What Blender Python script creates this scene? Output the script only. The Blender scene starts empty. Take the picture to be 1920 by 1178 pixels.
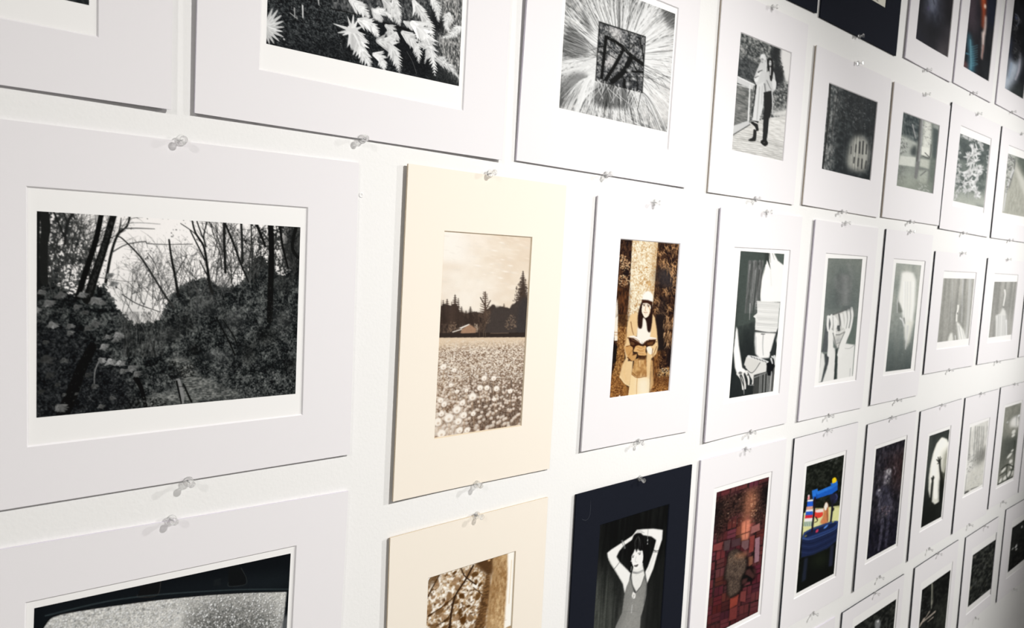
import bpy, bmesh, math, random
import numpy as np
from mathutils import Matrix, Vector

sc = bpy.context.scene
COL = sc.collection

# ------------------------------------------------------------------ camera
D = 0.80                       # metres from the lens to the mats
ZC = 1.52                      # height of the lens above the floor
FPX = 1479.54                  # focal length in pixels of the 1920 px frame
ROT = np.array([[0.74025481, -0.05296307, -0.67023707],   # lens right, down, forward in the wall frame (x right, y down, z into the wall)
                [-0.01751604, 0.99503472, -0.09797492],
                [0.67209822, 0.0842663, 0.73565153]])
WALL_GAP = 0.0034              # the mats' faces stand this far off the wall


def to_world(v):               # wall frame -> Blender axes
    return Vector((v[0], v[2], -v[1]))


cam_d = bpy.data.cameras.new('camera')
cam = bpy.data.objects.new('camera', cam_d)
COL.objects.link(cam)
cam_d.sensor_fit = 'HORIZONTAL'
cam_d.sensor_width = 36.0
cam_d.lens = FPX / 1920 * 36.0
cam_d.clip_start = 0.02
cx_, cy_, cz_ = to_world(ROT[0]), -to_world(ROT[1]), -to_world(ROT[2])
m = Matrix((cx_, cy_, cz_)).transposed().to_4x4()
m.translation = Vector((0, -(D + WALL_GAP), ZC))
cam.matrix_world = m
cam_d.dof.use_dof = True
cam_d.dof.focus_distance = 1.0
cam_d.dof.aperture_fstop = 11.0
sc.camera = cam

# ------------------------------------------------------------------ world, lamps, exposure
sc.view_settings.view_transform = 'Standard'
sc.view_settings.look = 'None'
sc.view_settings.exposure = 0.0
sc.view_settings.gamma = 1.0
sc.view_settings.use_curve_mapping = False
w = bpy.data.worlds.new('gallery_air')
sc.world = w
w.use_nodes = True
w.node_tree.nodes['Background'].inputs[0].default_value = (1.0, 0.98, 0.965, 1)
w.node_tree.nodes['Background'].inputs[1].default_value = 0.255


def spot(name, x, up, out, aim_x, aim_up, power, angle, blend, radius, color):
    """A ceiling-track spot; x/up/out and its aim on the wall in metres from the lens' foot on the wall."""
    l = bpy.data.lights.new(name, 'SPOT')
    l.energy, l.color, l.shadow_soft_size = power, color, radius
    l.spot_size, l.spot_blend = math.radians(angle), blend
    o = bpy.data.objects.new(name, l)
    COL.objects.link(o)
    o.location = (x, -out, ZC + up)
    d = Vector((aim_x, 0, ZC + aim_up)) - o.location
    o.rotation_euler = d.to_track_quat('-Z', 'Y').to_euler()
    return o


spot('track_spot_near', 1.25, 1.046, 1.70, 0.644, -0.470, 173.9, 72.87, 1.0, 0.022, (1.0, 0.982, 0.962))
spot('track_spot_far', 3.546, 1.0, 1.70, 1.998, -0.567, 307.8, 69.5, 1.0, 0.022, (1.0, 0.985, 0.968))
spot('track_spot_left', -1.795, 1.007, 1.70, 0.711, -0.294, 65.2, 94.2, 0.68, 0.05, (1.0, 0.975, 0.95))

# ------------------------------------------------------------------ materials
MATS = {}


def lin(c):
    c = np.asarray(c, float) / 255.0
    return np.where(c <= 0.04045, c / 12.92, ((c + 0.055) / 1.055) ** 2.4)


def material(name, rgb, rough=0.6, bump=0.0, scale=400.0, spec=0.5, fleck=0.0):
    if name in MATS:
        return MATS[name]
    mt = bpy.data.materials.new(name)
    mt.use_nodes = True
    nt = mt.node_tree
    b = nt.nodes['Principled BSDF']
    b.inputs['Base Color'].default_value = (*rgb, 1)
    b.inputs['Roughness'].default_value = rough
    b.inputs['Specular IOR Level'].default_value = spec
    tc = nt.nodes.new('ShaderNodeTexCoord')
    no = nt.nodes.new('ShaderNodeTexNoise')
    no.inputs['Scale'].default_value = scale
    no.inputs['Detail'].default_value = 4
    nt.links.new(tc.outputs['Object'], no.inputs['Vector'])
    mx = nt.nodes.new('ShaderNodeMix')
    mx.data_type = 'RGBA'
    mx.inputs[6].default_value = (*[max(0, c * (1 - fleck)) for c in rgb], 1)
    mx.inputs[7].default_value = (*[min(1, c * (1 + fleck)) for c in rgb], 1)
    nt.links.new(no.outputs['Fac'], mx.inputs[0])
    nt.links.new(mx.outputs[2], b.inputs['Base Color'])
    if bump:
        bp = nt.nodes.new('ShaderNodeBump')
        bp.inputs['Strength'].default_value = bump
        bp.inputs['Distance'].default_value = 0.001
        nt.links.new(no.outputs['Fac'], bp.inputs['Height'])
        nt.links.new(bp.outputs['Normal'], b.inputs['Normal'])
    MATS[name] = mt
    return mt


def plastic(name):
    mt = bpy.data.materials.new(name)
    mt.use_nodes = True
    nt = mt.node_tree
    b = nt.nodes['Principled BSDF']
    b.inputs['Base Color'].default_value = (0.97, 0.97, 0.96, 1)
    b.inputs['Roughness'].default_value = 0.04
    b.inputs['IOR'].default_value = 1.47
    b.inputs['Transmission Weight'].default_value = 0.93
    t = nt.nodes.new('ShaderNodeBsdfTransparent')
    no = nt.nodes.new('ShaderNodeTexNoise')
    no.inputs['Scale'].default_value = 300
    mp = nt.nodes.new('ShaderNodeMapRange')
    mp.inputs[3].default_value = 0.30
    mp.inputs[4].default_value = 0.42
    nt.links.new(no.outputs['Fac'], mp.inputs[0])
    mx = nt.nodes.new('ShaderNodeMixShader')
    nt.links.new(mp.outputs[0], mx.inputs[0])
    nt.links.new(b.outputs[0], mx.inputs[1])
    nt.links.new(t.outputs[0], mx.inputs[2])
    nt.links.new(mx.outputs[0], nt.nodes['Material Output'].inputs[0])
    return mt


def print_material(name, rough, spec):
    """Photographic paper: the picture is the print's own colour attribute."""
    mt = bpy.data.materials.new(name)
    mt.use_nodes = True
    nt = mt.node_tree
    b = nt.nodes['Principled BSDF']
    a = nt.nodes.new('ShaderNodeAttribute')
    a.attribute_name = 'picture'
    nt.links.new(a.outputs['Color'], b.inputs['Base Color'])
    no = nt.nodes.new('ShaderNodeTexNoise')
    no.inputs['Scale'].default_value = 900
    mp = nt.nodes.new('ShaderNodeMapRange')
    mp.inputs[3].default_value = rough - 0.05
    mp.inputs[4].default_value = rough + 0.05
    nt.links.new(no.outputs['Fac'], mp.inputs[0])
    nt.links.new(mp.outputs[0], b.inputs['Roughness'])
    b.inputs['Specular IOR Level'].default_value = spec
    return mt


WALL_M = material('painted_plaster', (0.80, 0.795, 0.775), 0.8, 0.22, 240, 0.1, 0.01)
FLOOR_M = material('pale_concrete', (0.52, 0.51, 0.49), 0.6, 0.2, 30, 0.4, 0.15)
CEIL_M = material('white_ceiling_paint', (0.72, 0.72, 0.72), 0.8, 0.1, 80, 0.3, 0.02)
WHITE_M = material('white_mat_board', (0.765, 0.745, 0.752), 0.8, 0.06, 1800, 0.1, 0.012)
CREAM_M = material('cream_mat_board', (0.815, 0.75, 0.65), 0.8, 0.06, 1800, 0.1, 0.012)
BLACK_M = material('black_mat_board', (0.0095, 0.0112, 0.0175), 0.85, 0.08, 1500, 0.03, 0.25)
CORE_M = {'white': WHITE_M, 'cream': material('cream_core', (0.62, 0.52, 0.38), 0.8, 0.05, 900, 0.2, 0.05),
          'black': BLACK_M}
EDGE_M = {'dark': material('dark_backing_and_edge_shade', (0.022, 0.026, 0.034), 0.8, 0.05, 900, 0.2, 0.1),  # black backing; also painted as shade on white mats' cut edges
          'grey': material('shade_tinted_white_board', (0.66, 0.62, 0.70), 0.8, 0.05, 900, 0.2, 0.05),  # white board with its shade tinted into the colour
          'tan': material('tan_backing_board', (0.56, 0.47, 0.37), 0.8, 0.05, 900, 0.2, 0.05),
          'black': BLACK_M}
PAPER_M = {'white': material('white_photo_paper', (0.83, 0.82, 0.80), 0.6, 0.02, 1500, 0.15, 0.006)}
PRINT_M = print_material('photo_print', 0.55, 0.02)
PIN_M = plastic('clear_plastic')
STEEL_M = material('pin_steel', (0.55, 0.55, 0.56), 0.3, 0.0, 200, 0.8, 0.05)
STEEL_M.node_tree.nodes['Principled BSDF'].inputs['Metallic'].default_value = 1.0


# ------------------------------------------------------------------ helpers
def new_obj(name, me, mat, parent=None, loc=None):
    o = bpy.data.objects.new(name, me)
    COL.objects.link(o)
    if mat is not None:
        for mm in (mat if isinstance(mat, (list, tuple)) else [mat]):
            me.materials.append(mm)
    if parent is not None:
        o.parent = parent
    if loc is not None:
        o.location = loc
    return o


def box(name, lo, hi, mat, kind=None):
    bm = bmesh.new()
    bmesh.ops.create_cube(bm, size=1.0)
    lo, hi = Vector(lo), Vector(hi)
    for v in bm.verts:
        v.co = Vector([(lo[i] + hi[i]) / 2 + v.co[i] * (hi[i] - lo[i]) for i in range(3)])
    me = bpy.data.meshes.new(name)
    bm.to_mesh(me)
    bm.free()
    o = new_obj(name, me, mat)
    if kind:
        o['kind'] = kind
    return o


def mesh_from(name, verts, faces, fmat=None, smooth=False):
    me = bpy.data.meshes.new(name)
    me.from_pydata([tuple(v) for v in verts], [], faces)
    if fmat:
        me.polygons.foreach_set('material_index', fmat)
    if smooth:
        me.polygons.foreach_set('use_smooth', [True] * len(me.polygons))
    me.update()
    return me


# ------------------------------------------------------------------ the room
box('wall_north', (-3.0, 0.0, 0.0), (7.5, 0.15, 3.2), WALL_M, 'structure')
box('floor', (-3.0, -5.0, -0.1), (7.5, 0.15, 0.0), FLOOR_M, 'structure')
box('ceiling', (-3.0, -5.0, 3.2), (7.5, 0.15, 3.3), CEIL_M, 'structure')


# ------------------------------------------------------------------ measured layout, in units of the lens' distance: centre x, centre y (down), width, height, turn in degrees; for mat, window and picture
TABLE = {
    'T1': ((1.6988, -0.8219, 0.3506, 0.4200, -0.55), (1.6988, -0.8219, 0.2103, 0.2604, -0.55), (1.6988, -0.8219, 0.1963, 0.2436, -0.55)),
    'T2': ((2.1241, -0.8264, 0.4565, 0.4400, 0.55), (2.1589, -0.8368, 0.2000, 0.2400, 0.20), (2.1589, -0.8368, 0.2000, 0.2400, 0.20)),
    'T3': ((2.5976, -0.8737, 0.3684, 0.5300, 0.90), (2.6070, -0.8572, 0.2610, 0.3600, 0.90), (2.6070, -0.8572, 0.2610, 0.3600, 0.90)),
    'T4': ((2.9902, -0.8718, 0.3682, 0.5300, 0.90), (3.0041, -0.8519, 0.2513, 0.3600, 0.90), (3.0041, -0.8519, 0.2513, 0.3600, 0.90)),
    'T5': ((3.4087, -0.8710, 0.3624, 0.5300, 0.80), (3.4169, -0.8551, 0.2252, 0.3600, 0.80), (3.4169, -0.8551, 0.2252, 0.3600, 0.80)),
    'A1': ((0.1079, -0.3571, 0.4600, 0.4300, -0.20), (0.0901, -0.3553, 0.3360, 0.2900, -0.40), (0.0926, -0.3538, 0.3120, 0.2200, -0.05)),
    'A2': ((0.6193, -0.3581, 0.5036, 0.4300, 0.10), (0.6171, -0.3554, 0.3373, 0.2900, -0.05), (0.6154, -0.3559, 0.3172, 0.2200, -0.20)),
    'A3': ((1.1475, -0.3599, 0.4832, 0.4300, 0.30), (1.1553, -0.3548, 0.3294, 0.2816, 0.00), (1.1547, -0.3644, 0.3119, 0.2326, -0.05)),
    'A4': ((1.6542, -0.3597, 0.3716, 0.4359, -0.10), (1.6611, -0.3695, 0.2243, 0.2578, 0.25), (1.6611, -0.3695, 0.2243, 0.2578, 0.25)),
    'A5': ((2.1081, -0.3408, 0.4445, 0.3940, 0.45), (2.1132, -0.3518, 0.2918, 0.2203, -0.30), (2.1132, -0.3518, 0.2918, 0.2203, -0.30)),
    'A6': ((2.5755, -0.3397, 0.4401, 0.3882, -0.10), (2.5796, -0.3515, 0.2879, 0.2186, 0.15), (2.5796, -0.3515, 0.2879, 0.2186, 0.15)),
    'A7': ((3.0468, -0.3394, 0.4858, 0.4112, 0.70), (3.0590, -0.3507, 0.3115, 0.2700, -0.45), (3.0540, -0.3468, 0.3014, 0.2246, 0.25)),
    'A8': ((3.5394, -0.3368, 0.4421, 0.4116, 0.00), (3.5648, -0.3408, 0.3000, 0.2900, -0.50), (3.5603, -0.3432, 0.2900, 0.2240, -0.50)),
    'B1': ((0.3747, 0.1055, 0.4550, 0.4264, -0.25), (0.3567, 0.1061, 0.3361, 0.2905, -0.15), (0.3559, 0.1037, 0.3150, 0.2311, -0.00)),
    'B2': ((0.8556, 0.1439, 0.3455, 0.5198, 0.20), (0.8549, 0.1473, 0.1929, 0.3345, 0.15), (0.8549, 0.1473, 0.1929, 0.3345, 0.15)),
    'B3': ((1.2861, 0.1406, 0.3470, 0.4882, 0.40), (1.2844, 0.1305, 0.1954, 0.3157, 0.40), (1.2844, 0.1305, 0.1954, 0.3157, 0.40)),
    'B4': ((1.7074, 0.1520, 0.3690, 0.5312, -0.50), (1.7180, 0.1537, 0.2562, 0.3649, -0.25), (1.7151, 0.1531, 0.1993, 0.3447, 0.10)),
    'B5': ((2.1476, 0.1533, 0.3827, 0.5311, 0.20), (2.1565, 0.1522, 0.2544, 0.3618, -0.95), (2.1521, 0.1514, 0.2076, 0.3378, -1.05)),
    'B6': ((2.5750, 0.1530, 0.3632, 0.5303, 0.20), (2.5904, 0.1536, 0.2482, 0.3616, -0.30), (2.5820, 0.1548, 0.1957, 0.3355, 0.75)),
    'B7': ((3.0287, 0.1446, 0.4743, 0.4117, 0.05), (3.0434, 0.1370, 0.3205, 0.2700, -0.25), (3.0362, 0.1361, 0.3039, 0.2193, -0.30)),
    'B8': ((3.5523, 0.1485, 0.4826, 0.4037, 0.25), (3.5500, 0.1370, 0.2993, 0.2700, -1.00), (3.5520, 0.1409, 0.2813, 0.2168, -0.50)),
    'B9': ((4.0410, 0.1438, 0.4419, 0.4100, 0.00), (4.0410, 0.1438, 0.2651, 0.2542, 0.00), (4.0410, 0.1438, 0.2475, 0.2378, 0.00)),
    'C1': ((0.3715, 0.5838, 0.4550, 0.4300, 1.20), (0.3520, 0.5804, 0.3351, 0.2900, 1.25), (0.3526, 0.5549, 0.3172, 0.2200, 1.35)),
    'C2': ((0.8567, 0.7200, 0.3482, 0.5200, -0.50), (0.8576, 0.7119, 0.1953, 0.3330, -0.25), (0.8576, 0.7119, 0.1953, 0.3330, -0.25)),
    'C3': ((1.2975, 0.7310, 0.3798, 0.5300, -0.40), (1.2970, 0.7219, 0.2307, 0.3600, 0.15), (1.2970, 0.7219, 0.2307, 0.3600, 0.15)),
    'C4': ((1.7120, 0.7218, 0.3859, 0.5250, -0.10), (1.7132, 0.7275, 0.2650, 0.3835, 0.10), (1.7112, 0.7265, 0.2370, 0.3575, 0.10)),
    'C5': ((2.1368, 0.7290, 0.3774, 0.5333, -0.35), (2.1405, 0.7299, 0.2509, 0.3839, -0.30), (2.1385, 0.7289, 0.2229, 0.3579, -0.30)),
    'C6': ((2.5787, 0.7360, 0.3696, 0.5240, -0.75), (2.5828, 0.7388, 0.2502, 0.3810, -0.85), (2.5808, 0.7378, 0.2222, 0.3550, -0.85)),
    'C7': ((3.0007, 0.7356, 0.3894, 0.5238, -1.25), (2.9981, 0.7385, 0.2177, 0.3542, -0.70), (2.9961, 0.7375, 0.1897, 0.3282, -0.70)),
    'C8': ((3.4176, 0.7301, 0.3836, 0.5229, -0.45), (3.4174, 0.7217, 0.2338, 0.2900, -1.60), (3.4154, 0.7207, 0.2058, 0.2640, -1.60)),
    'C9': ((3.8257, 0.7181, 0.3915, 0.5089, 0.00), (3.8245, 0.7214, 0.2457, 0.3574, -0.30), (3.8225, 0.7204, 0.2177, 0.3314, -0.30)),
    'C10': ((4.2133, 0.7108, 0.3618, 0.5250, 0.00), (4.2133, 0.7108, 0.2171, 0.3255, 0.00), (4.2133, 0.7108, 0.2026, 0.3045, 0.00)),
    'D1': ((2.0871, 1.2503, 0.4005, 0.4000, 0.00), (2.0871, 1.2503, 0.2403, 0.2480, 0.00), (2.0871, 1.2503, 0.2243, 0.2320, 0.00)),
    'D2': ((2.5691, 1.2473, 0.4618, 0.4000, -0.95), (2.5901, 1.2199, 0.3487, 0.2600, -0.80), (2.5886, 1.2199, 0.3157, 0.2000, -0.80)),
    'D3': ((3.1034, 1.2439, 0.4265, 0.4100, -1.30), (3.1182, 1.2776, 0.3123, 0.3300, -1.30), (3.1167, 1.2776, 0.2793, 0.2700, -1.30)),
    'D4': ((3.5913, 1.2356, 0.3860, 0.3936, -1.30), (3.6388, 1.2446, 0.3111, 0.2793, -1.15), (3.6373, 1.2446, 0.2781, 0.2193, -1.15)),
    'D5': ((4.0848, 1.2326, 0.4024, 0.4183, -0.05), (4.1525, 1.2285, 0.3330, 0.2678, -1.20), (4.1510, 1.2285, 0.3000, 0.2078, -1.20)),
}
# key: (label, mat colour, backing and cut-edge colour (edge shade painted in), corner gaps off the wall in mm: top-left, top-right, bottom-right, bottom-left)
INFO = {
    'A1': ('white matted photograph above the forest print, only the corner of its dark picture showing', 'white', 'grey', (1, 2, 3, 1)),
    'A2': ('white matted black-and-white photograph of bright fern fronds hanging over dark moss', 'white', 'grey', (5, 2, 2.5, 1.5)),
    'A3': ('white matted photograph of pale grasses fanning out around a square mirror', 'white', 'grey', (6, 2, 1, 0.3)),
    'A4': ('white matted photograph of two people standing together on a wooden boardwalk', 'white', 'tan', (1.2, 0.5, 0.5, 0.6)),
    'A5': ('white matted dark photograph of trees with pale building windows shining through', 'white', 'tan', (1.6, 0.5, 0.5, 1.0)),
    'A6': ('white matted photograph of a tree trunk before a pale wall and panes', 'white', 'tan', (1.3, 0.4, 0.4, 1.0)),
    'A7': ('white matted photograph of a bright leafy sprig against a grey-green ground', 'white', 'dark', (1.2, 0.4, 0.4, 1.0)),
    'A8': ('white matted pale photograph of a tent-like shape among leaves, second row, rightmost', 'white', 'dark', (0.5, 0.4, 0.4, 0.5)),
    'B1': ('large white matted black-and-white photograph of a bare forest path and leaning trunks', 'white', 'grey', (0.2, 0.2, 0.8, 0.3)),
    'B2': ('cream matted sepia photograph of a dandelion field with a barn and firs', 'cream', 'tan', (3.2, 0.3, 0.4, 2.6)),
    'B3': ('white matted sepia photograph of a person in a white cap reading by a tree', 'white', 'grey', (1.2, 0.3, 0.4, 1.6)),
    'B4': ('white matted black-and-white photograph of a torso in a wrapped top and trousers', 'white', 'grey', (1.8, 0.3, 0.4, 2.6)),
    'B5': ('white matted grey photograph of a long-haired person holding both hands to the face', 'white', 'grey', (1.5, 0.3, 0.3, 1.6)),
    'B6': ('white matted narrow grey photograph of a head wrapped in pale cloth', 'white', 'dark', (0.6, 0.2, 0.2, 1.0)),
    'B7': ('white matted grey photograph of a person in pale clothes low before a curtain', 'white', 'dark', (0.5, 0.2, 0.2, 0.8)),
    'B8': ('white matted grey photograph of a draped person upright before a curtain', 'white', 'dark', (0.5, 0.2, 0.2, 0.5)),
    'B9': ('white mat past the draped person print, only its lower left corner in view', 'white', 'dark', (0.5, 0.2, 0.2, 0.3)),
    'C1': ('white matted photograph of a frosted car window seen from the dark inside', 'white', 'grey', (0.2, 0.2, 0.3, 0.3)),
    'C2': ('cream matted sepia photograph of a pale tree trunk beside backlit leaves', 'cream', 'tan', (1.6, 0.3, 0.4, 1.5)),
    'C3': ('black matted photograph of a person in a grey dress with both arms raised', 'black', 'black', (0.8, 0.3, 0.4, 1.6)),
    'C4': ('white matted colour photograph of red paving bricks around a hole of bare earth', 'white', 'grey', (1.0, 0.2, 0.3, 2.4)),
    'C5': ('white matted colour photograph of a blue tub stand with a yellow knob', 'white', 'dark', (0.6, 0.2, 0.3, 1.8)),
    'C6': ('white matted very dark photograph of a dim standing figure', 'white', 'dark', (0.6, 0.2, 0.3, 2.0)),
    'C7': ('white matted photograph of shadow hands on a pale curved back', 'white', 'dark', (0.6, 0.2, 0.3, 1.6)),
    'C8': ('white matted pale photograph of a misty slope with faint bare trees', 'white', 'dark', (0.5, 0.2, 0.3, 1.4)),
    'C9': ('white matted grey photograph of white petals and dark stems', 'white', 'dark', (0.2, 0.2, 0.3, 0.5)),
    'C10': ('white mat past the petals print, only a sliver of its edge in view', 'white', 'dark', (0.2, 0.2, 0.3, 0.5)),
    'D1': ('white mat below the blue tub print, only its top corner in view', 'white', 'grey', (0.2, 0.2, 0.2, 0.2)),
    'D2': ('white matted dark photograph in the bottom row with a small pale face-like speck', 'white', 'dark', (0.8, 0.2, 0.3, 1.6)),
    'D3': ('white matted dark photograph of a thin lit trunk over sunlit undergrowth', 'white', 'dark', (1.2, 0.2, 0.3, 3.2)),
    'D4': ('white matted dark photograph of dense grey-green foliage in the bottom row', 'white', 'dark', (0.3, 0.2, 0.3, 1.8)),
    'D5': ('white matted dark photograph of a few white blossoms, last in the bottom row', 'white', 'dark', (0.2, 0.2, 0.3, 0.8)),
    'T1': ('dark brown-black mat at the top edge, print out of view', 'black', 'black', (0.3, 0.3, 0.6, 0.3)),
    'T2': ('navy black mat with the white lower border of its print showing', 'black', 'black', (0.3, 0.3, 0.5, 0.3)),
    'T3': ('white matted dark photograph with a blurred pale vertical glow', 'white', 'grey', (1.8, 0.5, 1.5, 2.0)),
    'T4': ('white matted dark colour photograph with orange and teal streaks', 'white', 'grey', (0.6, 0.3, 0.8, 0.6)),
    'T5': ('white matted dark photograph with dark curls and pale blue cloth', 'white', 'grey', (0.6, 0.3, 0.5, 0.6)),
}
SHORT = {'A2': 'the ferns', 'A3': 'the square mirror', 'A4': 'two people on a boardwalk', 'A5': 'pale windows behind trees',
         'A6': 'a trunk and pale wall', 'A7': 'the bright leafy sprig', 'A8': 'the tent-like shape', 'B1': 'the large forest',
         'B2': 'the dandelion field', 'B3': 'the reading person', 'B4': 'the wrapped torso', 'B5': 'hands over a face',
         'B6': 'the cloth-wrapped head', 'B7': 'a low pale figure', 'B8': 'the draped person', 'C1': 'the frosted car window',
         'C2': 'the sepia tree trunk', 'C3': 'raised arms', 'C4': 'the red bricks', 'C5': 'the blue tub', 'C6': 'the dim standing figure',
         'C7': 'the shadow hands', 'C8': 'the misty slope', 'C9': 'the white petals', 'D2': 'the pale speck', 'D3': 'the thin lit trunk',
         'D4': 'the dense dark foliage', 'D5': 'the white blossoms', 'T2': 'dark board, white border', 'T3': 'the blurred pale glow', 'T4': 'orange and teal streaks', 'T5': 'the dark curls'}
PINS = [(680, 263, 'A2', 1), (342, 263, 'B1', -1), (354, 903, 'B1', 1), (322, 973, 'C1', -1), (919, 328, 'B2', -1), (895, 907, 'B2', 1), (894, 966, 'C2', -1),
        (1137, 331, 'A3', 1), (1227, 379, 'B3', -1), (1197, 830, 'B3', 1), (1201, 893, 'C3', -1), (1449, 15, 'A4', -1), (1417, 376, 'A4', 1), (1438, 398, 'B4', -1),
        (1408, 811, 'B4', 1), (1399, 842, 'C4', -1), (1610, 117, 'A5', -1), (1611, 72, 'T2', 1), (1579, 399, 'A5', 1), (1586, 418, 'B5', -1), (1555, 778, 'B5', 1),
        (1552, 806, 'C5', -1), (1526, 1148, 'C5', 1), (1736, 175, 'A6', -1), (1739, 132, 'T3', 1), (1707, 416, 'A6', 1), (1707, 434, 'B6', -1), (1683, 749, 'B6', 1),
        (1673, 779, 'C6', -1), (1650, 1082, 'C6', 1), (1642, 1111, 'D2', -1), (1834, 210, 'A7', -1), (1825, 175, 'T4', 1), (1806, 436, 'A7', 1), (1804, 474, 'B7', -1),
        (1780, 694, 'B7', 1), (1766, 758, 'C7', -1), (1743, 1027, 'C7', 1), (1759, 1039, 'D3', -1), (1898, 212, 'T5', 1), (1916, 250, 'A8', -1), (1893, 451, 'A8', 1),
        (1890, 484, 'B8', -1), (1869, 679, 'B8', 1), (1840, 737, 'C8', -1), (1818, 981, 'C8', 1), (1847, 983, 'D4', -1), (1829, 1163, 'D4', 1), (1903, 717, 'C9', -1),
        (1881, 941, 'C9', 1), (1902, 1098, 'D5', 1)]
T_MAT = 0.0016


# ------------------------------------------------------------------ the matted photographs
def lift(u, v, gaps):
    """How far the bowed board stands off at (u, v) in -1..1; it touches the wall along its middle, where the pins hold it."""
    tl, tr, br, bl = gaps
    a, b = (1 - v) / 2, (1 + v) / 2            # v: -1 top, +1 bottom
    return np.where(u < 0, (tl * a + bl * b) * u * u, (tr * a + br * b) * u * u)


def place(rect, depth):
    """A rectangle read off at the mats' faces -> metres from the lens' foot at a plane DEPTH behind them."""
    k = D + depth
    return rect[0] * k, rect[1] * k, rect[2] * k, rect[3] * k, math.radians(rect[4])


def local(rect, base):
    """RECT's corner frame in BASE's axes (x right, y down)."""
    c, s = math.cos(-base[4]), math.sin(-base[4])
    dx, dy = rect[0] - base[0], rect[1] - base[1]
    return c * dx - s * dy, s * dx + c * dy, rect[4] - base[4]


def board(ow, oh, hole, t, y0, gaps, name, core_index=1):
    """Mat board with a bevel-cut window; front face at -y0, thickness t, x right, z up, y into the wall."""
    hx, hy, hw, hh = hole
    def ticks(lo, a, b, hi):
        return np.concatenate([np.linspace(lo, a, 7)[:-1], np.linspace(a, b, 13)[:-1], np.linspace(b, hi, 7)])
    def grid(inset, y):
        xs = ticks(-ow / 2, hx - hw / 2 + inset, hx + hw / 2 - inset, ow / 2)
        zs = ticks(-oh / 2, hy - hh / 2 + inset, hy + hh / 2 - inset, oh / 2)     # zs measured downwards
        X, Z = np.meshgrid(xs, zs, indexing='ij')
        Y = y - lift(X / (ow / 2), Z / (oh / 2), gaps)
        return np.stack([X, Y, -Z], -1)
    F, B = grid(0, -y0), grid(t * 0.85, -y0 + t)
    n = F.shape[0]
    V = np.concatenate([F.reshape(-1, 3), B.reshape(-1, 3)])
    idx = lambda i, j, back=0: back * n * n + i * n + j
    faces, fm = [], []
    a, b = 6, 18
    for i in range(n - 1):
        for j in range(n - 1):
            if a <= i < b and a <= j < b:
                continue
            faces.append((idx(i, j), idx(i, j + 1), idx(i + 1, j + 1), idx(i + 1, j))); fm.append(0)
            faces.append((idx(i, j, 1), idx(i + 1, j, 1), idx(i + 1, j + 1, 1), idx(i, j + 1, 1))); fm.append(core_index)
    def strip(path, rev, mi):
        for p, q in zip(path[:-1], path[1:]):
            f = (idx(*p), idx(*q), idx(*q, 1), idx(*p, 1))
            faces.append(f[::-1] if rev else f); fm.append(mi)
    ring = lambda lo, hi: ([(lo, j) for j in range(lo, hi)] + [(i, hi) for i in range(lo, hi)] + [(hi, j) for j in range(hi, lo, -1)] + [(i, lo) for i in range(hi, lo - 1, -1)])
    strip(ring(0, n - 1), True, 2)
    strip(ring(a, b), False, core_index)
    return mesh_from(name, V, faces, fm)


def slab(ow, oh, t, y0, gaps, name):
    """Plain bowed backing board."""
    n = 21
    X, Z = np.meshgrid(np.linspace(-ow / 2, ow / 2, n), np.linspace(-oh / 2, oh / 2, n), indexing='ij')
    Y = -lift(X / (ow / 2), Z / (oh / 2), gaps)
    V = np.concatenate([np.stack([X, Y - y0, -Z], -1).reshape(-1, 3), np.stack([X, Y - y0 + t, -Z], -1).reshape(-1, 3)])
    idx = lambda i, j, back=0: back * n * n + i * n + j
    faces = []
    for i in range(n - 1):
        for j in range(n - 1):
            faces.append((idx(i, j), idx(i, j + 1), idx(i + 1, j + 1), idx(i + 1, j)))
            faces.append((idx(i, j, 1), idx(i + 1, j, 1), idx(i + 1, j + 1, 1), idx(i, j + 1, 1)))
    ring = [(0, j) for j in range(n - 1)] + [(i, n - 1) for i in range(n - 1)] + [(n - 1, j) for j in range(n - 1, 0, -1)] + [(i, 0) for i in range(n - 1, -1, -1)]
    for p, q in zip(ring[:-1], ring[1:]):
        faces.append((idx(*q), idx(*p), idx(*p, 1), idx(*q, 1)))
    return mesh_from(name, V, faces)


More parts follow.
